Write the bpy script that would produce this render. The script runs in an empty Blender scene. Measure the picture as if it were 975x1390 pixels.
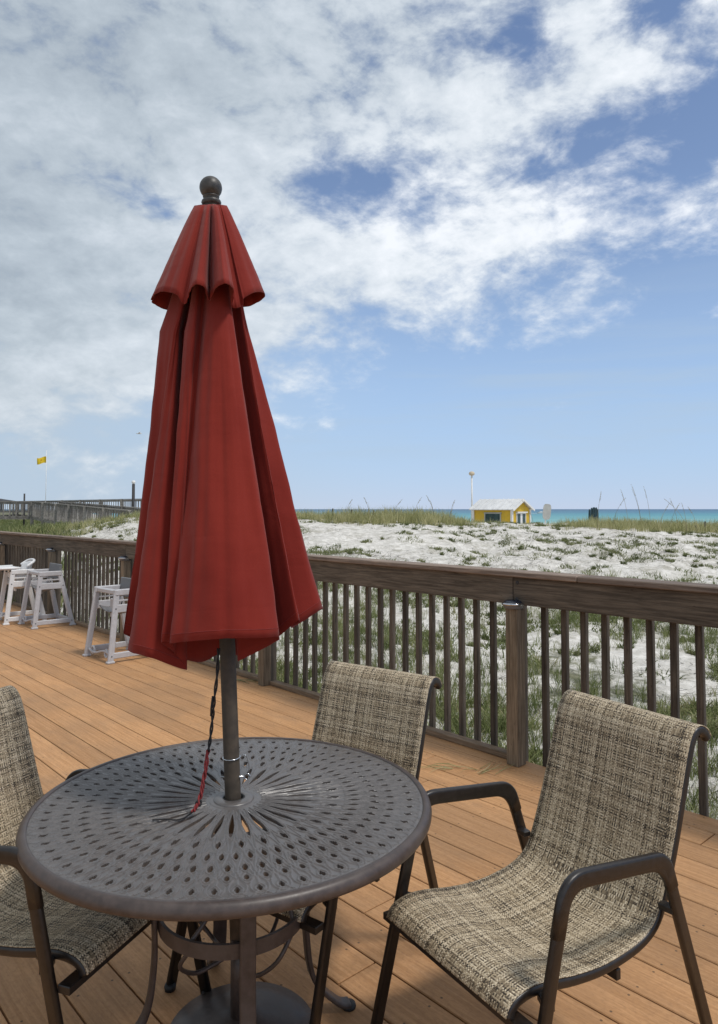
import bpy, math, random
import numpy as np
from mathutils import Vector, Matrix, noise as mnoise
random.seed(7); rng = np.random.default_rng(11)
S = bpy.context.scene; COL = S.collection
R = math.radians; PI = math.pi

# ------------------------------------------------------------------ camera
F = 976.0; PITCH = math.atan(41/976); EYE = 1.62
cam = bpy.data.cameras.new('camera'); co = bpy.data.objects.new('camera', cam); COL.objects.link(co)
co.location = (0, 0, EYE); co.rotation_euler = (PI/2 + PITCH, 0, 0)
cam.sensor_fit = 'AUTO'; cam.sensor_width = 36; cam.lens = 36*F/1390; cam.shift_y = -45/1390
cam.clip_start = .05; cam.clip_end = 30000
S.camera = co

def pt(px, py, Y):
    """metres of a measured point of the place at distance Y"""
    xc = (px-487.5)/F; yc = (650-py)/F; c, s = math.cos(PITCH), math.sin(PITCH)
    d = (xc, c-yc*s, s+yc*c); t = Y/d[1]
    return Vector((d[0]*t, Y, EYE+d[2]*t))

# ------------------------------------------------------------------ tagging and mesh helpers
def tag(o, label=None, cat=None, group=None, kind=None):
    if label: o['label'] = label
    if cat: o['category'] = cat
    if group: o['group'] = group
    if kind: o['kind'] = kind
    return o
def empty(name, loc=(0, 0, 0), rz=0):
    o = bpy.data.objects.new(name, None); COL.objects.link(o); o.location = loc; o.rotation_euler = (0, 0, rz)
    o.empty_display_size = .1
    return o
def copy_tree(o, parent=None):
    c = o.copy(); COL.objects.link(c); c.parent = parent
    if parent: c.matrix_parent_inverse = o.matrix_parent_inverse.copy()
    for ch in list(o.children): copy_tree(ch, c)
    return c

class MB:
    def __init__(s): s.v = []; s.f = []; s.uv = {}; s.sm = []; s.rnd = []
    def add(s, vs, fs, smooth=False, rnd=None):
        b = len(s.v); s.v += [tuple(v) for v in vs]
        for f in fs: s.f.append(tuple(i+b for i in f)); s.sm.append(smooth)
        r = random.random() if rnd is None else rnd
        s.rnd += [r]*len(vs)
        return b
    def box(s, c, h, M=None, bev=0.0, rnd=None):
        """chamfered box: centre c, half sizes h, optional matrix"""
        c = Vector(c); hx, hy, hz = h; b = min(bev, hx*.45, hy*.45, hz*.45)
        vs = []; fs = []
        if b <= 0:
            for z in (-1, 1):
                for y in (-1, 1):
                    for x in (-1, 1): vs.append(Vector((x*hx, y*hy, z*hz)))
            fs = [(0,2,3,1),(4,5,7,6),(0,1,5,4),(2,6,7,3),(0,4,6,2),(1,3,7,5)]
        else:
            idx = {}
            for sx in (-1, 1):
                for sy in (-1, 1):
                    for sz in (-1, 1):
                        for ax in range(3):
                            p = [sx*(hx-b), sy*(hy-b), sz*(hz-b)]
                            p[ax] = (sx*hx, sy*hy, sz*hz)[ax]
                            idx[(sx, sy, sz, ax)] = len(vs); vs.append(Vector(p))
            def q(*k): fs.append(tuple(idx[i] for i in k))
            for s0 in (-1, 1):
                q((s0,-1,-1,0),(s0,1,-1,0),(s0,1,1,0),(s0,-1,1,0))
                q((-1,s0,-1,1),(1,s0,-1,1),(1,s0,1,1),(-1,s0,1,1))
                q((-1,-1,s0,2),(1,-1,s0,2),(1,1,s0,2),(-1,1,s0,2))
            for a in (-1, 1):
                for c2 in (-1, 1):
                    q((a,c2,-1,0),(a,c2,1,0),(a,c2,1,1),(a,c2,-1,1))
                    q((a,-1,c2,0),(a,1,c2,0),(a,1,c2,2),(a,-1,c2,2))
                    q((-1,a,c2,1),(1,a,c2,1),(1,a,c2,2),(-1,a,c2,2))
                    for d in (-1, 1): fs.append((idx[(a,c2,d,0)], idx[(a,c2,d,1)], idx[(a,c2,d,2)]))
        vs = [(M @ v if M else v) + c if not isinstance(M, Matrix) or len(M) == 3 else M @ v + c for v in vs]
        s.add(vs, fs, False, rnd)
    def bar(s, a, b, w, t, up=(0, 0, 1), bev=.002, rnd=None):
        a = Vector(a); b = Vector(b); d = (b-a); L = d.length; z = d.normalized()
        x = Vector(up).cross(z)
        if x.length < 1e-4: x = Vector((1, 0, 0)).cross(z)
        x.normalize(); y = z.cross(x)
        M = Matrix((x, y, z)).transposed()
        s.box((a+b)/2, (w/2, t/2, L/2), M, bev, rnd)
    def sweep(s, pts, prof, closed=False, cap=True, up=None, radii=None, smooth=True):
        """sweep a closed 2D profile along a polyline"""
        P = [Vector(p) for p in pts]; n = len(P); m = len(prof); vs = []; fs = []
        prev = None
        for i, p in enumerate(P):
            a = P[(i-1) % n] if (closed or i > 0) else P[i]
            b = P[(i+1) % n] if (closed or i < n-1) else P[i]
            t = (b-a).normalized()
            if up is not None: x = Vector(up).cross(t)
            else:
                if prev is None:
                    x = Vector((0, 0, 1)).cross(t)
                    if x.length < .05: x = Vector((1, 0, 0)).cross(t)
                else: x = prev - t*prev.dot(t)
            x.normalize(); prev = x; y = t.cross(x)
            k = radii[i] if radii else 1
            for (u, w) in prof: vs.append(p + x*u*k + y*w*k)
        for i in range(n if closed else n-1):
            for j in range(m):
                a = i*m+j; b = i*m+(j+1) % m; c = ((i+1) % n)*m+(j+1) % m; d = ((i+1) % n)*m+j
                fs.append((a, b, c, d))
        if cap and not closed:
            fs.append(tuple(range(m))[::-1]); fs.append(tuple((n-1)*m+j for j in range(m)))
        s.add(vs, fs, smooth)
    def tube(s, pts, r, n=10, **k): s.sweep(pts, [(r*math.cos(2*PI*i/n), r*math.sin(2*PI*i/n)) for i in range(n)], **k)
    def lathe(s, prof, c=(0, 0, 0), n=32, smooth=True, M=None):
        vs = []; fs = []; m = len(prof); c = Vector(c)
        for i in range(n):
            a = 2*PI*i/n
            for (r, z) in prof:
                v = Vector((r*math.cos(a), r*math.sin(a), z))
                vs.append((M @ v if M else v) + c)
        for i in range(n):
            for j in range(m-1):
                a = i*m+j; b = ((i+1) % n)*m+j
                fs.append((a, b, b+1, a+1))
        s.add(vs, fs, smooth)
    def grid(s, rows, smooth=True, closed=False, flip=False):
        n = len(rows); m = len(rows[0]); vs = [v for r in rows for v in r]; fs = []
        for i in range(n-1):
            for j in range(m if closed else m-1):
                a = i*m+j; b = i*m+(j+1) % m; c = (i+1)*m+(j+1) % m; d = (i+1)*m+j
                fs.append((a, d, c, b) if flip else (a, b, c, d))
        return s.add(vs, fs, smooth)
    def build(s, name, mat, parent=None, mods=()):
        me = bpy.data.meshes.new(name); me.from_pydata(s.v, [], s.f); me.update()
        me.polygons.foreach_set('use_smooth', s.sm)
        at = me.attributes.new('rnd', 'FLOAT', 'POINT'); at.data.foreach_set('value', s.rnd)
        o = bpy.data.objects.new(name, me); COL.objects.link(o)
        if mat: me.materials.append(mat)
        if parent: o.parent = parent
        for (t, kw) in mods:
            md = o.modifiers.new(t.lower(), t)
            for k, v in kw.items(): setattr(md, k, v)
        return o
def rrect(w, t, r, n=4):
    """rounded rectangle profile, w along x and t along y"""
    out = []; r = min(r, w/2*.999, t/2*.999)
    for (cx, cy, a0) in ((w/2-r, t/2-r, 0), (-w/2+r, t/2-r, 90), (-w/2+r, -t/2+r, 180), (w/2-r, -t/2+r, 270)):
        for i in range(n): a = R(a0+90*i/(n-1)); out.append((cx+r*math.cos(a), cy+r*math.sin(a)))
    return out
def smooth_path(P, sub=6, closed=False):
    P = [Vector(p) for p in P]; n = len(P); out = []
    for i in range(n if closed else n-1):
        p0 = P[(i-1) % n] if closed or i > 0 else P[0]; p1 = P[i]; p2 = P[(i+1) % n]
        p3 = P[(i+2) % n] if closed or i < n-2 else P[-1]
        for k in range(sub):
            t = k/sub
            out.append(.5*((2*p1)+(p2-p0)*t+(2*p0-5*p1+4*p2-p3)*t*t+(3*p1-p0-3*p2+p3)*t**3))
    if not closed: out.append(P[-1])
    return out
def fillet(P, r, n=6):
    """polyline with rounded corners"""
    P = [Vector(p) for p in P]; out = [P[0]]
    for i in range(1, len(P)-1):
        a = (P[i-1]-P[i]); b = (P[i+1]-P[i]); k = min(r, a.length*.49, b.length*.49)
        p0 = P[i]+a.normalized()*k; p2 = P[i]+b.normalized()*k
        for j in range(n+1):
            t = j/n; out.append((1-t)**2*p0+2*t*(1-t)*P[i]+t*t*p2)
    out.append(P[-1]); return out

# ------------------------------------------------------------------ node helpers
class NT:
    def __init__(s, nt): s.nt = nt; s.L = nt.links
    def n(s, t, **kw):
        o = s.nt.nodes.new(t)
        for k, v in kw.items(): setattr(o, k, v)
        return o
    def set(s, sock, v):
        if isinstance(v, bpy.types.NodeSocket): s.L.new(v, sock)
        elif isinstance(v, bpy.types.Node): s.L.new(v.outputs[0], sock)
        elif isinstance(v, (tuple, list)) and len(v) == 3 and sock.type == 'RGBA': sock.default_value = (*v, 1)
        else: sock.default_value = v
    def m(s, op, a, b=0.0, c=0.0, clamp=False):
        o = s.n('ShaderNodeMath', operation=op, use_clamp=clamp)
        s.set(o.inputs[0], a); s.set(o.inputs[1], b); s.set(o.inputs[2], c); return o.outputs[0]
    def ss(s, x, a, b):
        o = s.n('ShaderNodeMapRange', interpolation_type='SMOOTHSTEP'); s.set(o.inputs[0], x)
        o.inputs[1].default_value = a; o.inputs[2].default_value = b; return o.outputs[0]
    def mr(s, x, a, b, c, d):
        o = s.n('ShaderNodeMapRange'); s.set(o.inputs[0], x)
        for i, v in enumerate((a, b, c, d)): o.inputs[i+1].default_value = v
        return o.outputs[0]
    def mix(s, f, a, b, bt='MIX'):
        o = s.n('ShaderNodeMix', data_type='RGBA', blend_type=bt); s.set(o.inputs[0], f); s.set(o.inputs[6], a); s.set(o.inputs[7], b); return o.outputs[2]
    def noise(s, vec, scale, detail=4, rough=.55, dist=0.0, dim='3D'):
        o = s.n('ShaderNodeTexNoise', noise_dimensions=dim)
        if vec is not None: s.set(o.inputs['Vector'], vec)
        o.inputs['Scale'].default_value = scale; o.inputs['Detail'].default_value = detail
        o.inputs['Roughness'].default_value = rough; o.inputs['Distortion'].default_value = dist
        return o.outputs[0]
    def mapping(s, vec, scale=(1, 1, 1), loc=(0, 0, 0), rot=(0, 0, 0)):
        o = s.n('ShaderNodeMapping'); s.set(o.inputs[0], vec); o.inputs[1].default_value = loc
        o.inputs[2].default_value = rot; o.inputs[3].default_value = scale; return o.outputs[0]
    def comb(s, x, y, z=0.0):
        o = s.n('ShaderNodeCombineXYZ'); s.set(o.inputs[0], x); s.set(o.inputs[1], y); s.set(o.inputs[2], z); return o.outputs[0]
    def sep(s, v):
        o = s.n('ShaderNodeSeparateXYZ'); s.set(o.inputs[0], v); return o.outputs
    def ramp(s, x, stops):
        o = s.n('ShaderNodeValToRGB'); s.set(o.inputs[0], x); e = o.color_ramp.elements
        while len(e) < len(stops): e.new(.5)
        for i, (p, c) in enumerate(stops): e[i].position = p; e[i].color = (*c, 1)
        return o.outputs[0]
    def bump(s, h, st=.3, dist=.01, nrm=None):
        o = s.n('ShaderNodeBump'); o.inputs['Strength'].default_value = st; o.inputs['Distance'].default_value = dist
        s.set(o.inputs['Height'], h)
        if nrm is not None: s.set(o.inputs['Normal'], nrm)
        return o.outputs[0]
def mat(name):
    m = bpy.data.materials.new(name); m.use_nodes = True; t = NT(m.node_tree); m.node_tree.nodes.clear()
    out = t.n('ShaderNodeOutputMaterial'); b = t.n('ShaderNodeBsdfPrincipled'); t.L.new(b.outputs[0], out.inputs[0])
    t.out = out; t.b = b; t.I = b.inputs
    t.obj = t.n('ShaderNodeTexCoord').outputs['Object']; t.pos = t.n('ShaderNodeNewGeometry').outputs['Position']
    return m, t
def attr(t, name):
    a = t.n('ShaderNodeAttribute'); a.attribute_name = name; return a.outputs['Fac']

def simple(name, col, rough=.5, metal=0, var=.25, scale=30, bump=.1, dirt=None, spec=.5):
    m, t = mat(name)
    nz = t.noise(t.obj, scale, 6, .6); n2 = t.noise(t.obj, scale*.12, 3)
    c = t.mix(t.ss(nz, .3, .75), tuple(x*(1-var) for x in col), tuple(min(1, x*(1+var)) for x in col))
    c = t.mix(t.m('MULTIPLY', t.ss(n2, .45, .75), .5), c, dirt or tuple(x*.75 for x in col))
    t.set(t.I['Base Color'], c); t.I['Metallic'].default_value = metal
    t.set(t.I['Roughness'], t.mr(nz, .3, .7, rough*.85, min(1, rough*1.15)))
    t.I['Specular IOR Level'].default_value = spec
    if bump: t.set(t.I['Normal'], t.bump(nz, bump, .002))
    return m

def wood(name, c_dark, c_light, grain=(1, 1, 1), rough=.75, crack=.6):
    """weathered timber; grain gives scale per object axis (small along the grain)"""
    m, t = mat(name)
    oi = t.n('ShaderNodeObjectInfo').outputs['Random']; rn = attr(t, 'rnd')
    off = t.comb(t.m('MULTIPLY', rn, 37.0), t.m('MULTIPLY', oi, 53.0), t.m('MULTIPLY', rn, 11.0))
    va = t.n('ShaderNodeVectorMath', operation='ADD'); t.set(va.inputs[0], t.obj); t.set(va.inputs[1], off)
    v = t.mapping(va.outputs[0], scale=grain)
    g = t.noise(v, 1.0, 8, .65, .6); big = t.noise(va.outputs[0], 2.2, 4, .6); fine = t.noise(v, 4.0, 5, .6)
    c = t.mix(t.ss(g, .3, .72), c_dark, c_light)
    c = t.mix(t.m('MULTIPLY', t.ss(fine, .55, .75), crack), c, tuple(x*.45 for x in c_dark))
    kn = t.n('ShaderNodeTexVoronoi'); t.set(kn.inputs['Vector'], t.mapping(va.outputs[0], scale=tuple(max(2.2, min(9, q*.22)) for q in grain)))
    k = t.ss(kn.outputs[0], .11, .04); c = t.mix(t.m('MULTIPLY', k, .7), c, tuple(x*.35 for x in c_dark))
    br = t.m('MULTIPLY', t.mr(rn, 0, 1, .78, 1.2), t.mr(big, .3, .7, .8, 1.2))
    c = t.mix(1.0, c, t.comb(br, br, br), 'MULTIPLY')
    t.set(t.I['Base Color'], c); t.I['Roughness'].default_value = rough; t.I['Specular IOR Level'].default_value = .3
    t.set(t.I['Normal'], t.bump(t.m('ADD', g, t.m('MULTIPLY', fine, .6)), .55, .004))
    return m

# ------------------------------------------------------------------ materials
M = {}
M['bronze'] = simple('dark_bronze_metal', (.016, .012, .010), .36, .0, .35, 60, .15)
M['table'] = simple('table_metal', (.098, .087, .081), .38, .0, .2, 45, .15, dirt=(.115, .107, .105), spec=.85)
M['rim'] = simple('table_rim_metal', (.058, .042, .036), .42, .0, .25, 45, .2, dirt=(.10, .08, .07), spec=.5)
M['pole'] = simple('umbrella_pole', (.070, .052, .036), .7, 0, .3, 40, .1)
M['finial'] = simple('finial_paint', (.040, .036, .032), .45, 0, .6, 45, .3, dirt=(.12, .10, .08))
M['white_plastic'] = simple('white_plastic', (.70, .69, .68), .4, 0, .06, 30, .05, dirt=(.55, .54, .52))
M['grey_plastic'] = simple('grey_plastic', (.47, .46, .47), .45, 0, .08, 30, .05, dirt=(.36, .35, .35))
M['grey_dark_plastic'] = simple('dark_grey_plastic', (.16, .16, .165), .5, 0, .1, 30, .05)
M['black'] = simple('black_nylon', (.012, .012, .012), .6, 0, .2, 60, .1)
M['rope_dark'] = simple('dark_rope', (.018, .016, .016), .8, 0, .5, 300, .5)
M['rope_red'] = simple('red_rope', (.22, .02, .02), .8, 0, .5, 300, .5)
M['chrome'] = simple('chrome', (.55, .56, .58), .2, 1, .1, 30, 0)
M['solar'] = simple('solar_lens', (.02, .025, .04), .12, 0, .3, 80, 0, spec=.8)
M['yellow'] = simple('yellow_wall', (.60, .39, .03), .7, 0, .1, 3, .1)
M['trim'] = simple('white_trim', (.72, .71, .68), .6, 0, .08, 6, .05)
M['metal_roof'] = simple('metal_roof', (.66, .66, .65), .5, .0, .12, 2, .1)
M['window_dark'] = simple('window_dark', (.03, .06, .06), .15, 0, .4, 3, 0)
M['teal'] = simple('teal_posts', (.020, .050, .060), .7, 0, .4, 5, .2)
M['flag'] = simple('yellow_flag', (.75, .52, .02), .8, 0, .05, 5, .1)
M['flag_mark'] = simple('flag_mark', (.72, .40, .02), .8, 0, .05, 5, .1)
M['dark_post'] = simple('dark_post', (.035, .033, .033), .7, 0, .3, 5, .1)
M['tan_disc'] = simple('tan_disc', (.55, .46, .33), .7, 0, .1, 5, .1)
M['bird'] = simple('gull_white', (.6, .6, .6), .7, 0, .1, 5, 0)
M['deck_under'] = simple('joist', (.08, .06, .045), .9, 0, .3, 6, .2)
M['rail_wood'] = wood('weathered_rail_wood', (.05, .040, .030), (.13, .103, .078), (9, 9, 60))
M['rail_board'] = wood('weathered_board_wood', (.056, .043, .031), (.165, .130, .096), (3, 50, 60))
M['cap_wood'] = wood('cap_wood', (.12, .088, .068), (.27, .205, .16), (3, 60, 60), crack=.35)
M['post_wood'] = wood('post_wood', (.11, .081, .052), (.29, .22, .148), (60, 60, 3))
M['baluster_wood'] = wood('baluster_wood', (.040, .031, .023), (.125, .100, .076), (70, 70, 3))
M['plate_wood'] = wood('plate_wood', (.13, .085, .052), (.28, .195, .125), (3, 60, 60))
M['boardwalk_wood'] = wood('boardwalk_wood', (.15, .135, .115), (.32, .295, .26), (6, 6, 6))

def mk_deck():
    m, t = mat('deck_boards'); rn = attr(t, 'rnd')
    off = t.comb(t.m('MULTIPLY', rn, 91.0), t.m('MULTIPLY', rn, 31.0), 0.0)
    va = t.n('ShaderNodeVectorMath', operation='ADD'); t.set(va.inputs[0], t.obj); t.set(va.inputs[1], off)
    g = t.noise(t.mapping(va.outputs[0], scale=(2.5, 60, 60)), 1, 8, .7, .3)
    sp = t.noise(t.mapping(va.outputs[0], scale=(45, 90, 90)), 1, 5, .65)
    big = t.noise(t.obj, .9, 4, .6); mid = t.noise(t.mapping(t.obj, scale=(3, 7, 7)), 1, 5, .6)
    c = t.mix(t.ss(g, .32, .70), (.40, .205, .085), (.56, .31, .145))
    c = t.mix(t.m('MULTIPLY', t.ss(sp, .42, .72), .45), c, (.26, .13, .062))
    c = t.mix(t.m('MULTIPLY', t.ss(mid, .50, .72), .30), c, (.25, .155, .09))
    c = t.mix(t.m('MULTIPLY', t.ss(big, .42, .62), .30), c, (.24, .15, .085))
    scf = t.ss(t.noise(t.mapping(t.obj, scale=(14, 14, 14)), 1, 5, .75), .68, .76)
    c = t.mix(t.m('MULTIPLY', scf, .45), c, (.12, .085, .06))
    br = t.mr(rn, 0, 1, .88, 1.12); c = t.mix(1.0, c, t.comb(br, br, br), 'MULTIPLY')
    ox, oy, _ = t.sep(t.obj); fx = t.m('SUBTRACT', t.m('FRACT', t.m('DIVIDE', t.m('ADD', ox, 20.3), .41)), .5)
    fy = t.m('FRACT', t.m('DIVIDE', t.m('ADD', oy, 3.955+.178*60), .178)); ey = t.m('SUBTRACT', t.m('ABSOLUTE', t.m('SUBTRACT', fy, .482)), .33)
    dd = t.m('SQRT', t.m('ADD', t.m('POWER', t.m('MULTIPLY', fx, .41), 2.0), t.m('POWER', t.m('MULTIPLY', ey, .178), 2.0)))
    c = t.mix(t.m('MULTIPLY', t.ss(dd, .0055, .0035), .75), c, (.05, .04, .03))
    t.set(t.I['Base Color'], c); t.I['Roughness'].default_value = .72; t.I['Specular IOR Level'].default_value = .3
    t.set(t.I['Normal'], t.bump(t.m('ADD', g, sp), .35, .003)); return m
M['deck'] = mk_deck()

def mk_cloth():
    m, t = mat('red_canvas'); t.nt.nodes.remove(t.b)
    n1 = t.noise(t.obj, 3, 4); n2 = t.noise(t.mapping(t.obj, scale=(260, 260, 420)), 1, 2); wr = t.noise(t.mapping(t.obj, scale=(7, 7, 22)), 1, 4, .5, .8)
    big = t.noise(t.mapping(t.obj, scale=(5, 5, 1.6)), 1, 3, .5, .4)
    c = t.mix(t.ss(n1, .35, .7), (.205, .022, .0145), (.255, .030, .019))
    c = t.mix(t.m('MULTIPLY', t.ss(n2, .35, .7), .35), c, (.22, .018, .014))
    sc = t.ss(t.noise(t.mapping(t.obj, scale=(70, 70, 9)), 1, 6, .75), .735, .79); c = t.mix(t.m('MULTIPLY', sc, .3), c, (.45, .2, .15))
    nb = t.bump(wr, .10, .02); nb = t.bump(big, .3, .03, nb); nb = t.bump(n2, .25, .0008, nb)
    p = t.n('ShaderNodeBsdfPrincipled'); t.set(p.inputs['Base Color'], c); p.inputs['Roughness'].default_value = .85
    p.inputs['Sheen Weight'].default_value = .12; p.inputs['Specular IOR Level'].default_value = .15; t.set(p.inputs['Normal'], nb)
    tr = t.n('ShaderNodeBsdfTranslucent'); tr.inputs[0].default_value = (.30, .022, .012, 1)
    mx = t.n('ShaderNodeMixShader'); mx.inputs[0].default_value = .13
    t.L.new(p.outputs[0], mx.inputs[1]); t.L.new(tr.outputs[0], mx.inputs[2]); t.L.new(mx.outputs[0], t.out.inputs[0]); return m
M['cloth'] = mk_cloth()
M['stitch'] = simple('stitch_thread', (.55, .30, .27), .8, 0, .1, 50, 0)

def mk_sling():
    """woven vinyl: basket weave of light and dark yarns, from the UV map in metres"""
    m, t = mat('woven_sling'); uv = t.n('ShaderNodeTexCoord').outputs['UV']; u, v, _ = t.sep(uv)
    P = .0042
    U = t.m('DIVIDE', u, P); V = t.m('DIVIDE', v, P); fu = t.m('FLOOR', U); fv = t.m('FLOOR', V)
    def wn(x, seed):
        o = t.n('ShaderNodeTexWhiteNoise', noise_dimensions='2D'); t.set(o.inputs['Vector'], t.comb(x, seed)); return o.outputs[0]
    oi = t.n('ShaderNodeObjectInfo').outputs['Random']; oi = t.m('MULTIPLY', oi, 97.0)
    cell = t.n('ShaderNodeTexWhiteNoise', noise_dimensions='2D'); t.set(cell.inputs['Vector'], t.comb(fu, fv)); cell = cell.outputs[0]
    # run lengths: a yarn changes tone slowly along its length
    r1 = t.n('ShaderNodeTexNoise', noise_dimensions='2D'); t.set(r1.inputs['Vector'], t.comb(t.m('MULTIPLY', fu, 5.37), t.m('MULTIPLY', v, 9.0))); r1.inputs['Scale'].default_value = 1; r1.inputs['Detail'].default_value = 1
    r2 = t.n('ShaderNodeTexNoise', noise_dimensions='2D'); t.set(r2.inputs['Vector'], t.comb(t.m('MULTIPLY', u, 9.0), t.m('MULTIPLY', fv, 5.37))); r2.inputs['Scale'].default_value = 1; r2.inputs['Detail'].default_value = 1
    wu = t.m('ADD', t.m('MULTIPLY', wn(fu, 3.0), .52), t.m('ADD', t.m('MULTIPLY', r1.outputs[0], .36), t.m('MULTIPLY', cell, .16)))
    wv = t.m('ADD', t.m('MULTIPLY', wn(fv, 8.0), .46), t.m('ADD', t.m('MULTIPLY', r2.outputs[0], .36), t.m('MULTIPLY', cell, .16)))
    stops = [(.0, (.018, .014, .012)), (.30, (.050, .038, .026)), (.39, (.16, .118, .072)), (.53, (.34, .265, .168)), (.80, (.58, .485, .345))]
    cu = t.ramp(wu, [(p-.02 if p > .1 else p, c) for p, c in stops]); cv = t.ramp(wv, [(max(0, p-.06), c) for p, c in stops])
    par = t.m('MODULO', t.m('ADD', fu, fv), 2.0); par = t.m('ABSOLUTE', par); par = t.m('GREATER_THAN', par, .5)
    c = t.mix(par, cu, cv)
    br = t.mr(cell, 0, 1, .75, 1.2); c = t.mix(1.0, c, t.comb(br, br, br), 'MULTIPLY')
    # rounded yarn height and dark pin holes at the crossings
    a = t.m('FRACT', U); b = t.m('FRACT', V)
    ha = t.m('MULTIPLY', t.m('MULTIPLY', a, t.m('SUBTRACT', 1.0, a)), 4.0); hb = t.m('MULTIPLY', t.m('MULTIPLY', b, t.m('SUBTRACT', 1.0, b)), 4.0)
    h = t.m('MULTIPLY', t.m('POWER', ha, .5), t.m('POWER', hb, .5)); hole = t.ss(h, .30, .12)
    c = t.mix(t.m('MULTIPLY', hole, .6), c, (.02, .016, .012))
    t.set(t.I['Base Color'], c); t.I['Roughness'].default_value = .6; t.I['Specular IOR Level'].default_value = .35
    t.set(t.I['Normal'], t.bump(h, .6, .0012)); return m
M['sling'] = mk_sling()

def mk_sand():
    m, t = mat('dune_sand')
    a = t.noise(t.pos, .35, 6, .6); b = t.noise(t.pos, 6, 8, .65); c3 = t.noise(t.mapping(t.pos, scale=(2.2, 2.2, 2.2)), 1, 8, .72, .5)
    c = t.mix(t.ss(b, .35, .7), (.52, .495, .45), (.74, .71, .66))
    lit = t.m('MULTIPLY', t.ss(c3, .50, .62), .6)          # plant litter and crust lying in patches
    c = t.mix(lit, c, (.32, .30, .24)); sp = t.ss(t.noise(t.pos, 26, 5, .7), .60, .68)
    c = t.mix(t.m('MULTIPLY', sp, .55), c, (.12, .11, .085))
    g = attr(t, 'green'); gn = t.ss(t.m('ADD', g, t.m('MULTIPLY', t.m('SUBTRACT', c3, .5), 1.6)), .35, .75)
    c = t.mix(t.m('MULTIPLY', gn, .85), c, t.mix(t.ss(b, .4, .6), (.05, .06, .025), (.12, .12, .055)))
    t.set(t.I['Base Color'], c); t.I['Roughness'].default_value = .95; t.I['Specular IOR Level'].default_value = .1
    nb = t.bump(c3, .6, .12); nb = t.bump(b, .5, .03, nb); t.set(t.I['Normal'], nb); return m
M['sand'] = mk_sand()

def mk_sea():
    m, t = mat('sea_water'); _, y, _ = t.sep(t.pos)
    nz = t.noise(t.mapping(t.pos, scale=(.004, .035, 1)), 1, 6, .65)
    d = t.m('ADD', y, t.m('MULTIPLY', t.m('SUBTRACT', nz, .5), 420.0))
    # water body colour: pale over the near bar, deeper further out
    c = t.ramp(t.mr(d, 150, 2600, 0, 1), [(0, (.30, .46, .42)), (.04, (.15, .36, .36)), (.12, (.08, .27, .31)), (.28, (.06, .18, .26)), (1, (.05, .12, .20))])
    foam = t.noise(t.mapping(t.pos, scale=(.02, .3, 1)), 1, 5, .7); c = t.mix(t.ss(foam, .70, .78), c, (.6, .68, .66))
    t.set(t.I['Base Color'], c); t.I['Roughness'].default_value = .45; t.I['Specular IOR Level'].default_value = .25
    w = t.noise(t.mapping(t.pos, scale=(.15, .5, 1)), 1, 6, .6); t.set(t.I['Normal'], t.bump(w, .6, .6)); return m
M['sea'] = mk_sea()

def mk_leaf(name, cols, trans=.25):
    m, t = mat(name); t.nt.nodes.remove(t.b); rn = attr(t, 'rnd'); n = len(cols)
    c = t.ramp(rn, [(i/(n-1), k) for i, k in enumerate(cols)])
    p = t.n('ShaderNodeBsdfPrincipled'); t.set(p.inputs['Base Color'], c); p.inputs['Roughness'].default_value = .6; p.inputs['Specular IOR Level'].default_value = .3
    tr = t.n('ShaderNodeBsdfTranslucent'); t.set(tr.inputs[0], c)
    mx = t.n('ShaderNodeMixShader'); mx.inputs[0].default_value = trans
    t.L.new(p.outputs[0], mx.inputs[1]); t.L.new(tr.outputs[0], mx.inputs[2]); t.L.new(mx.outputs[0], t.out.inputs[0]); return m
M['grass_green'] = mk_leaf('grass_green', [(.08, .105, .035), (.15, .18, .06), (.24, .26, .10), (.38, .34, .19)])
M['grass_dry'] = mk_leaf('grass_dry', [(.16, .17, .06), (.28, .28, .11), (.40, .38, .18), (.58, .52, .30)])
M['twig'] = mk_leaf('dry_twig', [(.035, .03, .022), (.10, .085, .06), (.24, .21, .15)], .0)
M['creeper'] = mk_leaf('creeper_leaf', [(.10, .12, .04), (.18, .20, .08), (.28, .28, .14)])
M['oats'] = mk_leaf('sea_oats', [(.20, .17, .09), (.36, .31, .18), (.46, .40, .26)])

# ------------------------------------------------------------------ terrain
def h2(ix, iy, seed):
    n = (ix.astype(np.int64)*374761393 + iy.astype(np.int64)*668265263 + seed*2147483647) & 0xffffffff
    n = ((n ^ (n >> 13))*1274126177) & 0xffffffff
    return ((n ^ (n >> 16)) & 0xffff)/65535.0
def vn(x, y, seed=0):
    ix = np.floor(x); iy = np.floor(y); fx = x-ix; fy = y-iy
    fx = fx*fx*(3-2*fx); fy = fy*fy*(3-2*fy)
    a = h2(ix, iy, seed); b = h2(ix+1, iy, seed); c = h2(ix, iy+1, seed); d = h2(ix+1, iy+1, seed)
    return (a*(1-fx)+b*fx)*(1-fy)+(c*(1-fx)+d*fx)*fy
def fbm(x, y, seed=0, o=4):
    s = 0; a = .5
    for i in range(o): s = s+a*(vn(x, y, seed+i)-.5); x = x*2.03+7.1; y = y*2.03-3.3; a *= .5
    return s
AZ = [-.62, -.50, -.44, -.405, -.365, -.31, -.19, -.06, .075, .155, .27, .37, .50, .62]       # bearing (x/y) from the deck
CR = [729, 727, 726, 722, 712, 703, 702, 704, 706, 713.5, 716, 716.5, 721, 724]        # how far the crest lies below the horizon
RC = 26.0
def crest(u):
    yc = np.interp(u, AZ, CR)
    return 1.62 - (yc-691)/976*RC
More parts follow.
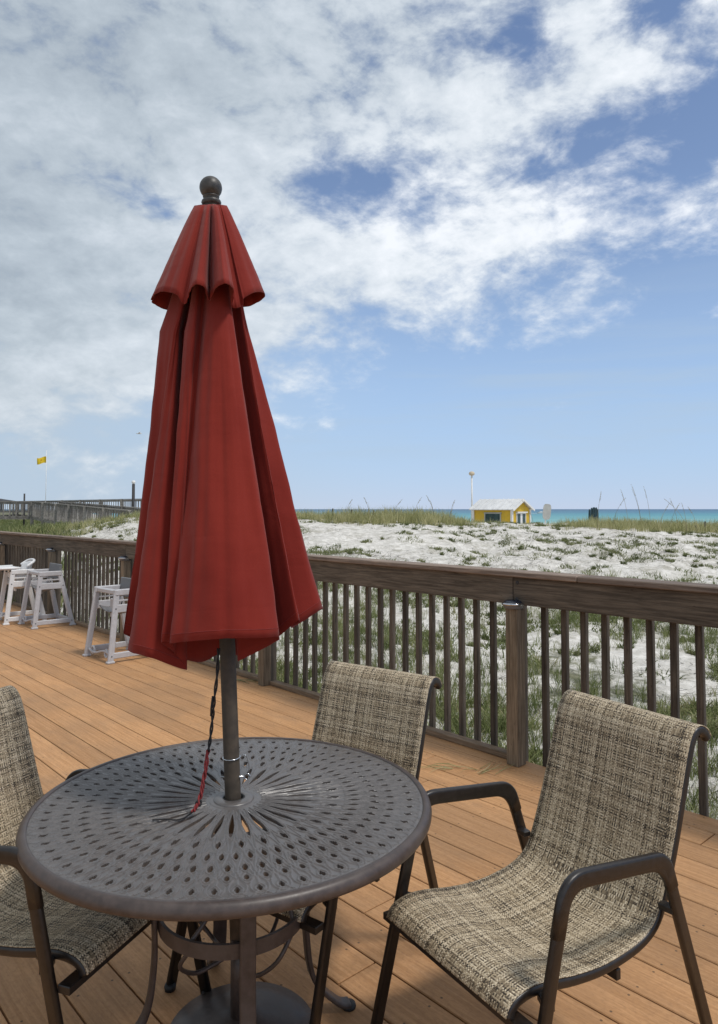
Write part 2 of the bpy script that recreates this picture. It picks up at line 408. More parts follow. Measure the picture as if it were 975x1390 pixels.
def ground(x, y):
    x = np.asarray(x, float); y = np.asarray(y, float)
    r = np.hypot(x, y); front = y > 0
    u = np.where(front, x/np.maximum(y, .5), np.sign(x)*1.0); u = np.clip(u, -.62, .62)
    yy = np.where(front, y*np.sqrt(1+np.minimum(u*u, 1)) / np.sqrt(1+u*u), 0)     # distance seaward
    zc = crest(u); z0 = -.72
    s = np.clip((yy-5)/(RC-5), 0, 1); ss = s*s*(3-2*s)
    up = z0+(zc-z0)*(.45*s+.55*ss)
    q = np.clip((yy-RC-3)/16, 0, 1); q = q*q*(3-2*q)
    far = np.interp(yy, [0, 45, 65, 100, 150, 180, 260], [-.15, -.15, -.3, -1.05, -1.95, -2.5, -5.5])
    lf = np.clip((-u-.30)/.08, 0, 1); back = np.interp(yy, [0, 60, 78, 92, 115, 180, 260], [-.2, -.2, .55, 1.35, .9, -2.4, -5.5]); far = far*(1-lf)+back*lf
    z = np.where(yy < RC+3, up, zc+(far-zc)*q)
    amp = np.clip((yy-4)/10, .15, 1)*np.clip((75-yy)/30, 0, 1)
    z = z+amp*(fbm(x*.22, y*.22, 3)*.55+fbm(x*.9, y*.9, 9)*.38)*np.where(yy > RC-5, .45, 1)
    z = z+np.clip(amp, 0, 1)*fbm(x*3.1, y*3.1, 21, 3)*.13
    return z
def greenness(x, y):
    r = np.hypot(x, y); u = x/np.maximum(y, .5)
    g = .0+np.clip((fbm(x*.35, y*.35, 40)+.02)*2.2, 0, 1)*np.clip((17-y)/8, 0, 1)
    g = g+np.clip((-u-.39)/.05, 0, 1)*np.clip((y-8)/6, 0, 1)*.9          # damp hollow on the left by the boardwalk
    g = g+np.clip((-u+.0)/.15, 0, 1)*np.clip((y-20)/5, 0, 1)*.35
    return g
def build_ground():
    az = np.concatenate([np.linspace(-PI, -.75, 40)[:-1], np.linspace(-.75, .75, 420), np.linspace(.75, PI, 40)[1:-1]])
    rr = np.concatenate([[.3], np.geomspace(1.5, 4, 8), np.geomspace(4.2, 60, 330), np.geomspace(62, 300, 40)])
    A, Rr = np.meshgrid(az, rr); X = Rr*np.sin(A); Y = Rr*np.cos(A); Z = ground(X, Y)
    n, m = A.shape; v = np.stack([X, Y, Z], -1).reshape(-1, 3)
    i, j = np.meshgrid(np.arange(n-1), np.arange(m), indexing='ij'); j2 = (j+1) % m
    f = np.stack([i*m+j, i*m+j2, (i+1)*m+j2, (i+1)*m+j], -1).reshape(-1, 4)
    me = bpy.data.meshes.new('dune_ground')
    me.vertices.add(len(v)); me.vertices.foreach_set('co', v.ravel())
    me.loops.add(f.size); me.loops.foreach_set('vertex_index', f.ravel().astype(np.int32))
    me.polygons.add(len(f)); me.polygons.foreach_set('loop_start', np.arange(0, f.size, 4, dtype=np.int32)); me.polygons.foreach_set('loop_total', np.full(len(f), 4, np.int32))
    me.polygons.foreach_set('use_smooth', np.ones(len(f), bool)); me.update(); me.validate()
    at = me.attributes.new('green', 'FLOAT', 'POINT'); at.data.foreach_set('value', greenness(X, Y).ravel().astype(np.float32))
    me.materials.append(M['sand']); o = bpy.data.objects.new('sand_dune_ground', me); COL.objects.link(o)
    tag(o, 'white sand dune rising beyond the railing with patches of plants', kind='structure')
build_ground()
mb = MB(); Y0, Y1 = 120, 14000
xs = [-12000, -3000, -900, -300, 0, 300, 900, 3000, 12000]; ys = [120, 300, 700, 1500, 4000, 9000, 20000]
mb.grid([[(x, y, -2.3) for x in xs] for y in ys], smooth=False)
tag(mb.build('sea', M['sea']), 'turquoise sea reaching to the horizon', kind='structure')

# ------------------------------------------------------------------ blades (grass, twigs) as numpy meshes
def blades(name, mat_, X, Y, H, W, lean, label, bend=.5, flat=None, rnd=None, cat='grass'):
    n = len(X); Z = ground(X, Y)-.01; a = rng.uniform(0, 2*PI, n); b = rng.uniform(0, 2*PI, n)
    lx = np.cos(a)*lean; ly = np.sin(a)*lean; wx = np.cos(b)*W/2; wy = np.sin(b)*W/2
    vs = np.zeros((n, 7, 3)); lift = np.ones(n) if flat is None else flat
    for k, (t, w) in enumerate(((0, 1), (.4, .85), (.75, .5))):
        off = t*(1-bend)+bend*t*t
        for s, sg in ((0, -1), (1, 1)):
            vs[:, k*2+s, 0] = X+lx*H*off+sg*wx*w; vs[:, k*2+s, 1] = Y+ly*H*off+sg*wy*w
            vs[:, k*2+s, 2] = Z+H*t*lift*(1-.25*np.minimum(lean, 1)*t)
    vs[:, 6, 0] = X+lx*H; vs[:, 6, 1] = Y+ly*H; vs[:, 6, 2] = Z+H*lift*(1-.3*np.minimum(lean, 1))
    base = (np.arange(n)*7)[:, None]
    q = np.concatenate([base+np.array([0, 1, 3, 2]), base+np.array([2, 3, 5, 4])], 1).reshape(-1)
    tr = (base+np.array([4, 5, 6])).reshape(-1)
    loops = np.concatenate([q, tr]).astype(np.int32); nq = 2*n
    me = bpy.data.meshes.new(name); me.vertices.add(n*7); me.vertices.foreach_set('co', vs.reshape(-1))
    me.loops.add(len(loops)); me.loops.foreach_set('vertex_index', loops); me.polygons.add(nq+n)
    me.polygons.foreach_set('loop_start', np.concatenate([np.arange(nq)*4, nq*4+np.arange(n)*3]).astype(np.int32))
    me.polygons.foreach_set('loop_total', np.concatenate([np.full(nq, 4), np.full(n, 3)]).astype(np.int32)); me.update()
    r = rng.uniform(0, 1, n) if rnd is None else np.clip(rnd, 0, 1)
    at = me.attributes.new('rnd', 'FLOAT', 'POINT'); at.data.foreach_set('value', np.repeat(r, 7).astype(np.float32))
    me.materials.append(mat_); o = bpy.data.objects.new(name, me); COL.objects.link(o)
    tag(o, label, cat, kind='stuff'); return o
FA = R(132.2); FD = Vector((math.cos(FA), math.sin(FA), 0)); FN = Vector((math.sin(FA), -math.cos(FA), 0))     # along the rail, outward
def outside(X, Y, m=4.15): return X*FN.x+Y*FN.y > m
def scatter(n, y0, y1, u0=-.62, u1=.62, p=1.0):
    Y = (y0**p+(y1**p-y0**p)*rng.uniform(0, 1, n))**(1/p); u = rng.uniform(u0, u1, n); X = u*Y
    k = outside(X, Y); return X[k], Y[k]
def clumps(X, Y, per, rad):
    n = len(X); k = np.repeat(np.arange(n), per); a = rng.uniform(0, 2*PI, len(k)); r = rad[k]*np.sqrt(rng.uniform(0, 1, len(k)))
    return X[k]+r*np.cos(a), Y[k]+r*np.sin(a), k

# near green grass beyond the railing
X, Y = scatter(6800, 3.2, 16, -.62, .75, 2); g = fbm(X*.5, Y*.5, 71)+.12*np.clip((9-Y)/4, 0, 1)+rng.uniform(-.12, .12, len(X)); k = g > .0; X, Y = X[k], Y[k]
rad = rng.uniform(.03, .16, len(X)); bx, by, k = clumps(X, Y, 26, rad); ok = outside(bx, by, 4.08); bx, by, k = bx[ok], by[ok], k[ok]
tone = rng.uniform(.1, .7, len(X))[k]+rng.uniform(-.25, .3, len(k))
blades('green_dune_grass', M['grass_green'], bx, by, rng.uniform(.07, .34, len(bx))*rng.uniform(.5, 1.1, len(X))[k], rng.uniform(.004, .009, len(bx)), rng.uniform(.1, .9, len(bx)),
       'green grass tufts growing in the sand just beyond the railing', rnd=tone)
X, Y = scatter(7000, 3.0, 9.5, -.62, .75, 1.6); g = fbm(X*.8, Y*.8, 171)+.07*np.clip((7.5-Y)/2, -1, 1); k = g > .055; X, Y = X[k], Y[k]
rad = rng.uniform(.02, .11, len(X)); bx, by, k = clumps(X, Y, 20, rad); ok = outside(bx, by, 4.06); bx, by, k = bx[ok], by[ok], k[ok]
blades('broad_leaf_ground_cover', M['grass_green'], bx, by, rng.uniform(.04, .20, len(bx)), rng.uniform(.007, .018, len(bx)), rng.uniform(.2, 1.3, len(bx)),
       'dense low green plants right behind the balusters', rnd=rng.uniform(.2, .95, len(X))[k]+rng.uniform(-.25, .25, len(k)), cat='ground cover')
# small creeping plants on the dune face
X, Y = scatter(3600, 5, 31, -.62, .62, 1.5); g = fbm(X*.35, Y*.35, 55)+rng.uniform(-.2, .2, len(X))+.05*np.clip((Y-19)/6, 0, 1); k = g > .045; X, Y = X[k], Y[k]
rad = rng.uniform(.04, 1, len(X))**2.2*.42+.04; bx, by, k = clumps(X, Y, 70, rad)
tone = rng.uniform(.0, .8, len(X))[k]+rng.uniform(-.2, .2, len(k))
blades('creeping_dune_plants', M['creeper'], bx, by, rng.uniform(.03, .13, len(bx)), rng.uniform(.010, .026, len(bx)), rng.uniform(.2, 1.4, len(bx)),
       'low green creeping plants in patches over the white dune face', rnd=tone, cat='ground cover')
# dry dark stems and litter on the sand
X, Y = scatter(7500, 3.4, 31, -.62, .75, 1.4); g = fbm(X*.3, Y*.3, 91)+rng.uniform(-.2, .2, len(X)); k = g > -.04; X, Y = X[k], Y[k]
rad = rng.uniform(.05, .5, len(X)); bx, by, k = clumps(X, Y, 24, rad); ok = outside(bx, by, 4.08); bx, by = bx[ok], by[ok]
blades('dry_stems', M['twig'], bx, by, rng.uniform(.06, .26, len(bx)), rng.uniform(.005, .013, len(bx)), rng.uniform(.7, 1.6, len(bx)),
       'dark dry stems and plant litter lying on the dune sand', bend=.2, flat=rng.uniform(.05, .4, len(bx)), cat='plant litter')
# crest grass
X, Y = scatter(9000, RC-3.5, RC+9, -.62, .62, 1); u = X/Y
prob = np.interp(u, [-.6, -.42, -.36, -.30, -.1, .0, .12, .15, .17, .25, .28, .33, .5, .6], [.9, .9, .25, .5, .7, .85, .9, .5, .10, .12, .35, .85, .9, .9])
edge = fbm(X*.5, Y*.5, 77)*3; k = (rng.uniform(0, 1, len(X)) < prob) & (Y > RC-1.5+edge*1.3 - 1.2*(prob > .9)); X, Y = X[k], Y[k]; u = X/Y
big = np.interp(u, [-.6, -.1, .0, .12, .15, .25, .31, .6], [.7, .85, 1.3, 1.45, .7, .4, 1.05, 1.15])
rad = rng.uniform(.05, .28, len(X)); bx, by, k = clumps(X, Y, 13, rad)
tone = rng.uniform(.1, .9, len(X))[k]+rng.uniform(-.25, .25, len(k))
blades('crest_grass', M['grass_dry'], bx, by, rng.uniform(.10, .46, len(bx))*big[k]*rng.uniform(.55, 1.15, len(X))[k], rng.uniform(.008, .016, len(bx)), rng.uniform(.05, .7, len(bx)),
       'yellow-green dry grass along the crest of the dune', rnd=tone)
# hollow by the boardwalk and land behind it
X, Y = scatter(4200, 12, 75, -.62, -.34, 1.3); k = (X/Y < -.415+rng.uniform(-.03, .03, len(X))); X, Y = X[k], Y[k]
rad = rng.uniform(.1, .6, len(X)); bx, by, k = clumps(X, Y, 16, rad); tone = rng.uniform(0, .8, len(X))[k]+rng.uniform(-.2, .2, len(k))
blades('hollow_grass', M['grass_green'], bx, by, rng.uniform(.12, .45, len(bx)), rng.uniform(.012, .035, len(bx)), rng.uniform(.1, .8, len(bx)),
       'green grass filling the hollow under the grey boardwalk', rnd=tone)

# tall sea oats, each a plant of its own
def sea_oat(u, Y, h, lean, az, n, group, label):
    x = u*Y; z = float(ground(np.array([x]), np.array([Y]))[0])-.03
    root = empty('sea_oats_plant', (x, Y, z)); tag(root, label, 'grass plant', group)
    rs = random.Random(int(1000*(u+5)*Y))
    for i in range(n):
        st = MB(); hd = MB()
        hh = h*rs.uniform(.55, 1) if i else h; a = az+rs.uniform(-1.2, 1.2)*(i > 0); ln = lean*rs.uniform(.5, 1.6) if i else lean
        P = [Vector((math.cos(a)*ln*hh*t*t, math.sin(a)*ln*hh*t*t*.4, hh*t*(1-.12*ln*t))) for t in [k/7 for k in range(8)]]
        st.tube(P, .0075, 5, radii=[1-.55*k/7 for k in range(8)])
        for k in range(3):        # leaves low on the stem
            b = rs.uniform(0, 2*PI); L = rs.uniform(.2, .45)*hh
            Q = [Vector((math.cos(b)*L*t*.5, math.sin(b)*L*t*.5, L*t*(1-.35*t))) for t in (0, .35, .7, 1)]
            st.tube(Q, .005, 3, radii=[1, .9, .6, .15])
        if i == 0 or rs.random() < .5:
            tip = P[-1]; d = (P[-1]-P[-2]).normalized(); d2 = d
            hd.tube([tip-d*.26*h*.8, tip], .004, 4)
            for k in range(22):
                q = tip+d*(-.26+.26*k/16)*h*.8+Vector((rs.uniform(-1, 1), rs.uniform(-1, 1), -.4))*.012
                dd = Vector((math.cos(a)*.7+rs.uniform(-.4, .4), rs.uniform(-.4, .4), rs.uniform(-.3, .6)))*.038
                hd.add([q, q+dd*.5+Vector((0, 0, .007)), q+dd, q+dd*.5-Vector((0, 0, .007))], [(0, 1, 2, 3)])
        so_ = st.build('stem', M['oats'], root)
        if hd.v: hd.build('seed_head', M['oats'], so_)
oats = [(.331, 24.6, 1.25, .10, 0, 1), (.352, 24.8, 1.15, .35, 0, 1), (.392, 25, 1.6, .18, PI, 2), (.405, 25.2, 1.55, .12, PI, 1), (.374, 25.5, 1.4, .15, PI, 1), (.432, 25, 1.0, .3, 0, 1),
        (.455, 24.6, 1.25, .55, PI, 2), (.470, 25.4, .95, .3, PI, 1), (.443, 25.8, 1.2, .2, PI, 1), (.498, 25, .85, .2, 0, 1), (.515, 25, .8, .1, 0, 1), (.418, 25.8, .95, .3, 0, 2),
        (.242, 25.5, .95, .35, PI, 1), (.075, 25.5, .9, .3, 0, 2), (.105, 25.6, 1.0, .25, PI, 2), (.045, 25.5, .85, .4, 0, 2), (.125, 26, .9, .2, 0, 2), (-.02, 26, .8, .3, 0, 2), (.015, 25.8, .85, .2, PI, 2)]
wh = ['thin upright sea oats stalk just right of the dark blue-green posts', 'sea oats stalk leaning right beside the dark blue-green posts', 'tallest pair of sea oats stalks on the crest right of the dark posts',
      'very tall sea oats stalk beside the tallest pair on the crest', 'tall thin stalk between the dark posts and the tallest pair', 'short sea oats stalk leaning right of the tallest pair',
      'sea oats plant with the heavy pale drooping plume on the crest', 'short arching sea oats right beside the pale drooping plume', 'leaning stalk just left of the pale drooping plume',
      'short stalk near the right edge of the dune crest', 'last small upright sea oats stalk at the right end of the crest', 'low two-stalk sea oats between the tallest pair and the drooping plume',
      'single thin stalk on the crest beside the white paddle sign', 'two sea oats stalks in the thick grass left of the yellow hut', 'taller sea oats leaning left in the grass near the yellow hut',
      'sea oats leaning right in the middle of the left crest grass', 'two-stalk sea oats directly beside the yellow hut wall', 'leftmost sea oats on the crest right of the red umbrella', 'short sea oats leaning left beside the leftmost crest stalks']
for q, l in zip(oats, wh): sea_oat(*q, 'sea oats standing on the dune crest', l)

# ------------------------------------------------------------------ deck
DM = Matrix.Rotation(FA, 4, 'Z')       # local x along boards, local y inward (toward the camera)
deck = MB(); PB = .178; W = .1715
k = 0; off = 3.955
while off > -3.2:
    t0 = -7.5 + (k*1.7) % 3.66; ends = []
    t = -8.0
    segs = []; cuts = [t0+3.66*2*i for i in range(0, 5)]; last = -8.0
    for cx in cuts+[17.5]:
        if cx > last+.3: segs.append((last, min(cx, 17.5)-.003)); last = cx+.003
    for (a, b) in segs:
        deck.box(((a+b)/2, -(off-W/2), -.0127), ((b-a)/2, W/2, .0127), None, .003)
    off -= PB; k += 1
o = deck.build('wooden_deck', M['deck']); o.matrix_world = DM; tag(o, 'orange-brown stained plank deck', kind='structure')
j = MB()
for x in np.arange(-7.8, 17.5, .41): j.box((x, -.45, -.115), (.019, 3.44, .09), None, 0)
j.box((4.7, -3.915, -.115), (12.6, .019, .088), None, 0)
o = j.build('deck_joists', M['deck_under']); o.matrix_world = DM; tag(o, 'dark joists under the deck boards', kind='structure')

# ------------------------------------------------------------------ railing
def loc(t, off, z): return FD*t+FN*off+Vector((0, 0, z))
rail = empty('wooden_railing', loc(2.72, 3.95, 0), FA)
tag(rail, 'long weathered dark wooden railing with square balusters along the deck edge', 'railing')
RL = Matrix.Rotation(FA, 4, 'Z'); T0 = 2.72
# local coordinates of the railing: x along (t - 2.6), y inward (3.95 - off)
def rb(mbx, t0, t1, o0, o1, z0, z1, bev=.003, rnd=None):
    mbx.box(((t0+t1)/2-T0, 3.95-(o0+o1)/2, (z0+z1)/2), (abs(t1-t0)/2, abs(o1-o0)/2, (z1-z0)/2), None, bev, rnd)
posts = [-.05, 2.72, 5.505, 8.50, 11.05, 13.55]; TE0, TE1 = -1.3, 15.6
caps = [(TE0, 2.30), (2.303, 6.9), (6.903, 11.6), (11.603, TE1)]
for a, b in caps:
    m1 = MB(); rb(m1, a, b, 3.822, 3.975, 1.186, 1.222, .006); m1.build('cap_rail', M['cap_wood'], rail)
brd = [(TE0, 2.775), (2.779, 8.54), (8.544, 13.59), (13.594, TE1)]
for a, b in brd:
    m1 = MB(); rb(m1, a, b, 3.852, 3.890, 1.010, 1.1845, .003); m1.build('rail_board', M['rail_board'], rail)
m1 = MB(); rb(m1, TE0, TE1, 3.893, 3.931, 1.04, 1.182, .003); m1.build('backing_rail', M['rail_board'], rail)
for a, b in ((2.812, 5.50), (5.598, 8.495), (8.593, 11.045), (11.143, 13.545)):
    m1 = MB(); rb(m1, a, b, 3.880, 3.953, .002, .040, .004); m1.build('bottom_plate', M['plate_wood'], rail)
for i, t in enumerate(posts):
    m1 = MB(); rb(m1, t, t+.089, 3.812, 3.901, .001, .985, .004); m1.build('post', M['post_wood'], rail)
    m2 = MB(); rb(m2, t+.045, t+.134, 3.905, 3.994, -.75, 1.182, .004); m2.build('outer_post', M['baluster_wood'], rail)
bt = TE0+.05; spots = []
while bt < TE1:
    if not any(abs(bt+.019-(p+.05)) < .105 for p in posts): spots.append(bt)
    bt += .1375
spots.sort(key=lambda q: abs(q-1.45) if q < 1.45 else (q-1.45)*.12); extra = MB()
for i, bt in enumerate(spots):
    mx = Matrix.Rotation(random.uniform(-.006, .006), 3, 'Y'); at_ = (bt+random.uniform(-.004, .004)+.019-T0, 3.95-3.975, 1.165-.64+random.uniform(-.012, 0))
    if i < 98:
        m1 = MB(); m1.box((0, 0, 0), (.019, .0175, .64), mx, .002)
        ob = m1.build('baluster', M['baluster_wood'], rail); ob.location = at_; ob.rotation_euler = (0, 0, random.uniform(-.06, .06))
    else: extra.box(at_, (.019, .0175, .64), mx, .002)
tag(extra.build('more_balusters', M['baluster_wood'], rail), kind='stuff')
for (t, z) in ((2.742, 1.150), (2.747, 1.045)):
    nl = MB(); nl.lathe([(0, .004), (.011, .003), (.013, 0), (.013, -.01)], (t-T0, 3.95-3.8518, z), 12, M=Matrix.Rotation(R(-90), 3, 'X'))
    nl.build('bolt', M['dark_post'], rail)

def solar_lamp(t, label):
    root = empty('solar_post_light', loc(t+.0445, 3.848, .985), FA); tag(root, label, 'solar light', 'solar lights on the railing posts')
    b = MB(); b.lathe([(0, .0), (.050, .0), (.058, .006), (.062, .018), (.064, .024)], (0, .012, 0), 28); b.build('base', M['grey_dark_plastic'], root)
    c = MB(); c.lathe([(.064, .024), (.071, .025), (.073, .032), (.070, .038), (.060, .042), (.058, .040)], (0, .012, 0), 28); c.build('rim', M['chrome'], root)
    d = MB(); d.lathe([(.0595, .0405), (.052, .050), (.034, .056), (0, .058)], (0, .012, 0), 28); d.build('lens', M['solar'], root)
solar_lamp(2.72, 'round solar light with chrome rim on the front railing post between the chairs')
solar_lamp(5.505, 'round solar light on the railing post hidden by the lower right of the red umbrella')
solar_lamp(8.5, 'round solar light on the post just left of the umbrella edge')
solar_lamp(11.05, 'round solar light on the post behind the grey high chair beside the white one')
solar_lamp(13.55, 'round solar light on the leftmost railing post')

# ------------------------------------------------------------------ patio table
TC = Vector((-.39, 2.28, 0)); TZ = .72; TR = .61
def table_top():
    NR = 270; NA = 32*48; d = 2*PI/64
    rr = np.linspace(.046, .588, NR); aa = np.arange(NA)*2*PI/NA+.04
    th, r = np.meshgrid(aa, rr, indexing='xy'); t2 = th-.04+0.0
    # fold the angle: even axes at 0, petals at +-d
    a = (t2+d) % (2*d)-d                       # -d..d about an even axis
    kodd = np.abs(a) > d/2
    def ang(center_half):                      # signed angle to the nearest axis of a family with spacing/phase
        sp, ph = center_half; return ((t2-ph+sp/2) % sp)-sp/2
    hole = np.zeros_like(r, bool); h = np.zeros_like(r)
    def drop(rc, L, w, fam, round_out=True):
        """tear drop: pointed toward the centre; returns scaled distance (<1 inside)"""
        s = ang(fam)*r; q = (r-rc)/L
        qq = np.clip((q+1)/2, 0, 1); wid = w*np.where(q < 0, np.sqrt(np.clip(1-q*q, 0, 1))*(.35+.65*qq*2)**1.0, np.sqrt(np.clip(1-q*q, 0, 1)))
        return np.abs(s), wid, np.abs(q) < 1
    fams = {'even': (2*d, 0), 'odd': (2*d, d), 'all': (d, 0), 'half': (d, d/2)}
    rows = [(.190, .074, .0072, 'odd'), (.308, .022, .0064, 'even'), (.374, .0180, .0062, 'half'), (.437, .0165, .0062, 'all'), (.486, .0125, .0062, 'all'), (.545, .0125, .0062, 'half')]
    for rc, L, w, fm in rows:
        s, wid, ins = drop(rc, L, w, fams[fm]); hole |= ins & (s < wid)
        # raised lip around the opening
        s2, wid2, ins2 = drop(rc-.002, L+.009, w+.0065, fams[fm]); dd = np.abs(s2-wid2); h += np.where(ins2, np.exp(-(dd/.0019)**2), 0)*.0024
    # long feather outlines around each axis
    for fm, r0, r1, wf in (('all', .345, .522, .47), ('half', .24, .405, .40), ('even', .10, .345, .42), ('odd', .085, .278, .42), ('half', .46, .578, .42), ('all', .40, .585, .5)):
        q = (r-r0)/(r1-r0); ins = (q > 0) & (q < 1); qc = np.clip(q, 0, 1)
        wid = wf*d*r*np.clip(np.sin(PI*qc**1.6), 0, 1)**.8*(1 if fm in ('all', 'half') else 1.6)
        dd = np.abs(np.abs(ang(fams[fm])*r)-wid); h = np.maximum(h, np.where(ins, np.exp(-(dd/.0018)**2)*.0026, 0))
    h += np.exp(-((r-.579)/.003)**2)*.001
    h += np.where(r < .075, .0015, 0)
    z = np.where(True, h, 0)
    X = r*np.cos(th); Yv = r*np.sin(th); v = np.stack([X, Yv, z], -1)
    keep = ~(hole[:-1, :] & np.roll(hole, -1, 1)[:-1, :] & hole[1:, :] & np.roll(hole, -1, 1)[1:, :])
    hc = (hole[:-1, :].astype(int)+np.roll(hole, -1, 1)[:-1, :]+hole[1:, :]+np.roll(hole, -1, 1)[1:, :]) >= 2
    keep = ~hc
    i, j = np.nonzero(keep); j2 = (j+1) % NA
    f = np.stack([i*NA+j, i*NA+j2, (i+1)*NA+j2, (i+1)*NA+j], -1)
    # walls of the openings
    nv = NR*NA; vb = v.reshape(-1, 3).copy(); vb[:, 2] = -.011
    walls = []
    K = keep
    up = K[:-1, :] != K[1:, :]; ii, jj = np.nonzero(up); a0 = (ii+1)*NA+jj; a1 = (ii+1)*NA+(jj+1) % NA; walls.append(np.stack([a0, a1, a1+nv, a0+nv], -1))
    sd = K != np.roll(K, -1, 1); ii, jj = np.nonzero(sd); c0 = ii*NA+(jj+1) % NA; c1 = (ii+1)*NA+(jj+1) % NA; walls.append(np.stack([c0, c1, c1+nv, c0+nv], -1))
    F_ = np.concatenate([f]+walls); V = np.concatenate([v.reshape(-1, 3), vb])
    used = np.unique(F_); remap = np.zeros(len(V), np.int64); remap[used] = np.arange(len(used)); V = V[used]; F_ = remap[F_]
    me = bpy.data.meshes.new('tabletop'); me.vertices.add(len(V)); me.vertices.foreach_set('co', V.ravel())
    me.loops.add(F_.size); me.loops.foreach_set('vertex_index', F_.ravel().astype(np.int32)); me.polygons.add(len(F_))
    me.polygons.foreach_set('loop_start', np.arange(0, F_.size, 4, dtype=np.int32)); me.polygons.foreach_set('loop_total', np.full(len(F_), 4, np.int32))
    sm = np.zeros(len(F_), bool); sm[:len(f)] = True; me.polygons.foreach_set('use_smooth', sm); me.update()
    me.materials.append(M['table']); return me
tab = empty('patio_table', TC)
tag(tab, 'round dark bronze cast metal patio table with pierced feather pattern top', 'table')
o = bpy.data.objects.new('tabletop', table_top()); COL.objects.link(o); o.parent = tab; o.location = (0, 0, TZ-.003)
mb = MB(); zz = TZ
mb.lathe([(.586, zz-.012), (.587, zz-.001), (.590, zz+.0015), (.600, zz+.001), (.607, zz-.003), (.6115, zz-.010), (.614, zz-.019), (.613, zz-.028), (.6085, zz-.035), (.600, zz-.038), (.586, zz-.038), (.580, zz-.033), (.580, zz-.018)], n=160)
mb.build('rim', M['rim'], tab)
mb = MB(); mb.lathe([(.033, zz-.016), (.033, zz+.003), (.036, zz+.005), (.050, zz+.004), (.060, zz+.0025), (.0625, zz-.001), (.0625, zz-.004)], n=48); mb.build('hub', M['table'], tab)
mb = MB(); mb.lathe([(.030, zz-.05), (.030, zz+.0045), (.0325, zz+.0055), (.0327, zz-.05)], n=40); mb.build('umbrella_sleeve', M['black'], tab)
for k, dg in enumerate((-70, 20, 110, 200)):
    a = R(dg); c, s = math.cos(a), math.sin(a); P = []
    for r_, z_ in ((.30, .695), (.255, .66), (.235, .56), (.235, .40), (.235, .26), (.26, .12), (.34, .03), (.38, .015)): P.append((c*r_, s*r_, z_))
    m1 = MB(); m1.sweep(smooth_path(P, 5), rrect(.046, .016, .006), up=(-s*0+c*0, 0, 1) if False else None); m1.build('leg', M['rim'], tab)
    m1 = MB(); m1.lathe([(0, 0), (.022, 0), (.024, .006), (.020, .016), (0, .02)], (c*.38, s*.38, 0), 16); m1.build('foot', M['black'], tab)
def hoop(r, z, hgt, th, name):
    m1 = MB(); m1.lathe([(r, z-hgt/2), (r+th, z-hgt/2), (r+th, z+hgt/2), (r, z+hgt/2), (r, z-hgt/2)], n=120, smooth=False); o = m1.build(name, M['rim'], tab)
    return o
hoop(.215, .385, .042, .010, 'hoop'); hoop(.045, .50, .03, .007, 'collar')
m1 = MB()
for k in range(4):
    a = R(-25+90*k)
    P = [(math.cos(a)*r_+math.cos(a+PI/2)*b_, math.sin(a)*r_+math.sin(a+PI/2)*b_, z_) for r_, b_, z_ in ((.215, 0, .39), (.17, .03, .45), (.10, .03, .52), (.048, 0, .50))]
    m1.tube(smooth_path(P, 6), .0065, 8)
    P = [(math.cos(a)*r_+math.cos(a+PI/2)*b_, math.sin(a)*r_+math.sin(a+PI/2)*b_, z_) for r_, b_, z_ in ((.215, 0, .37), (.19, -.05, .30), (.11, -.05, .24), (.05, 0, .26))]
    m1.tube(smooth_path(P, 6), .0065, 8)
m1.build('scroll_rods', M['rim'], tab)
for dg in (200, 20):       # flat under-top crossbar
    pass
m1 = MB(); m1.lathe([(.22, .698), (.30, .698), (.30, .708), (.22, .708), (.22, .698)], n=64, smooth=False); m1.build('support_ring', M['rim'], tab)

# ------------------------------------------------------------------ umbrella
um = empty('patio_umbrella', (TC.x, TC.y, 0)); tag(um, 'closed red canvas patio umbrella with dark pole and ball finial through the table', 'umbrella')
def U(v): return Vector(v)-Vector((TC.x, TC.y, 0))
top = pt(287, 274, 2.28); base = Vector((TC.x+.028, 2.28, .03)); tl = (top-base)
m1 = MB(); m1.tube([U(base), U(base+tl*.3), U(top)], .0245, 28); m1.build('pole', M['pole'], um)
axis = tl.normalized(); rotf = Vector((0, 0, 1)).rotation_difference(axis).to_matrix()
m1 = MB(); pr = [(.010, -.02), (.028, -.010), (.032, -.003), (.030, .003), (.023, .007), (.021, .011), (.026, .014), (.0265, .017), (.021, .020)]
cz = .046; rb_ = .0362
for k in range(0, 15): a = R(-62+152*k/14); pr.append((rb_*math.cos(a), cz+rb_*math.sin(a)))
pr[-1] = (0.0, cz+rb_)
m1.lathe(pr, U(top), 32, M=rotf); m1.build('finial', M['finial'], um)
def ring(ctrl, sub=9, amp=0.0, ph=0.0):
    P = smooth_path([U(pt(px, py, 2.28+d)) for px, py, d in ctrl], sub, closed=True); n = len(P)
    if not amp: return P
    out = []; L = 0
    for i in range(n):
        tg = (P[(i+1) % n]-P[i-1]).normalized(); nn = tg.cross(Vector((0, 0, 1))); nn.normalize()
        w = mnoise.noise(Vector((i*.16, ph*.6, 2.0)))+.6*mnoise.noise(Vector((i*.37, ph*.9, 7.0)))+.35*mnoise.noise(Vector((i*.2, ph*7, 3.0)))
        out.append(P[i]+nn*amp*w)
    return out
BOT = [(169,861,.03),(197,868,.03),(174,882,-.10),(206,893,-.16),(253,909,-.09),(238,888,-.12),(221,872,-.175),(238,873,-.175),(234,873,-.215),(262,870,-.26),(305,867,-.285),(350,866,-.265),(381,865,-.205),(366,876,-.12),(322,898,-.07),(372,868,-.07),(405,842,-.12),(398,852,-.03),(438,826,.03),(402,846,.14),(352,876,.10),(322,889,.20),(298,888,.12),(262,898,.17),(213,880,.15)]
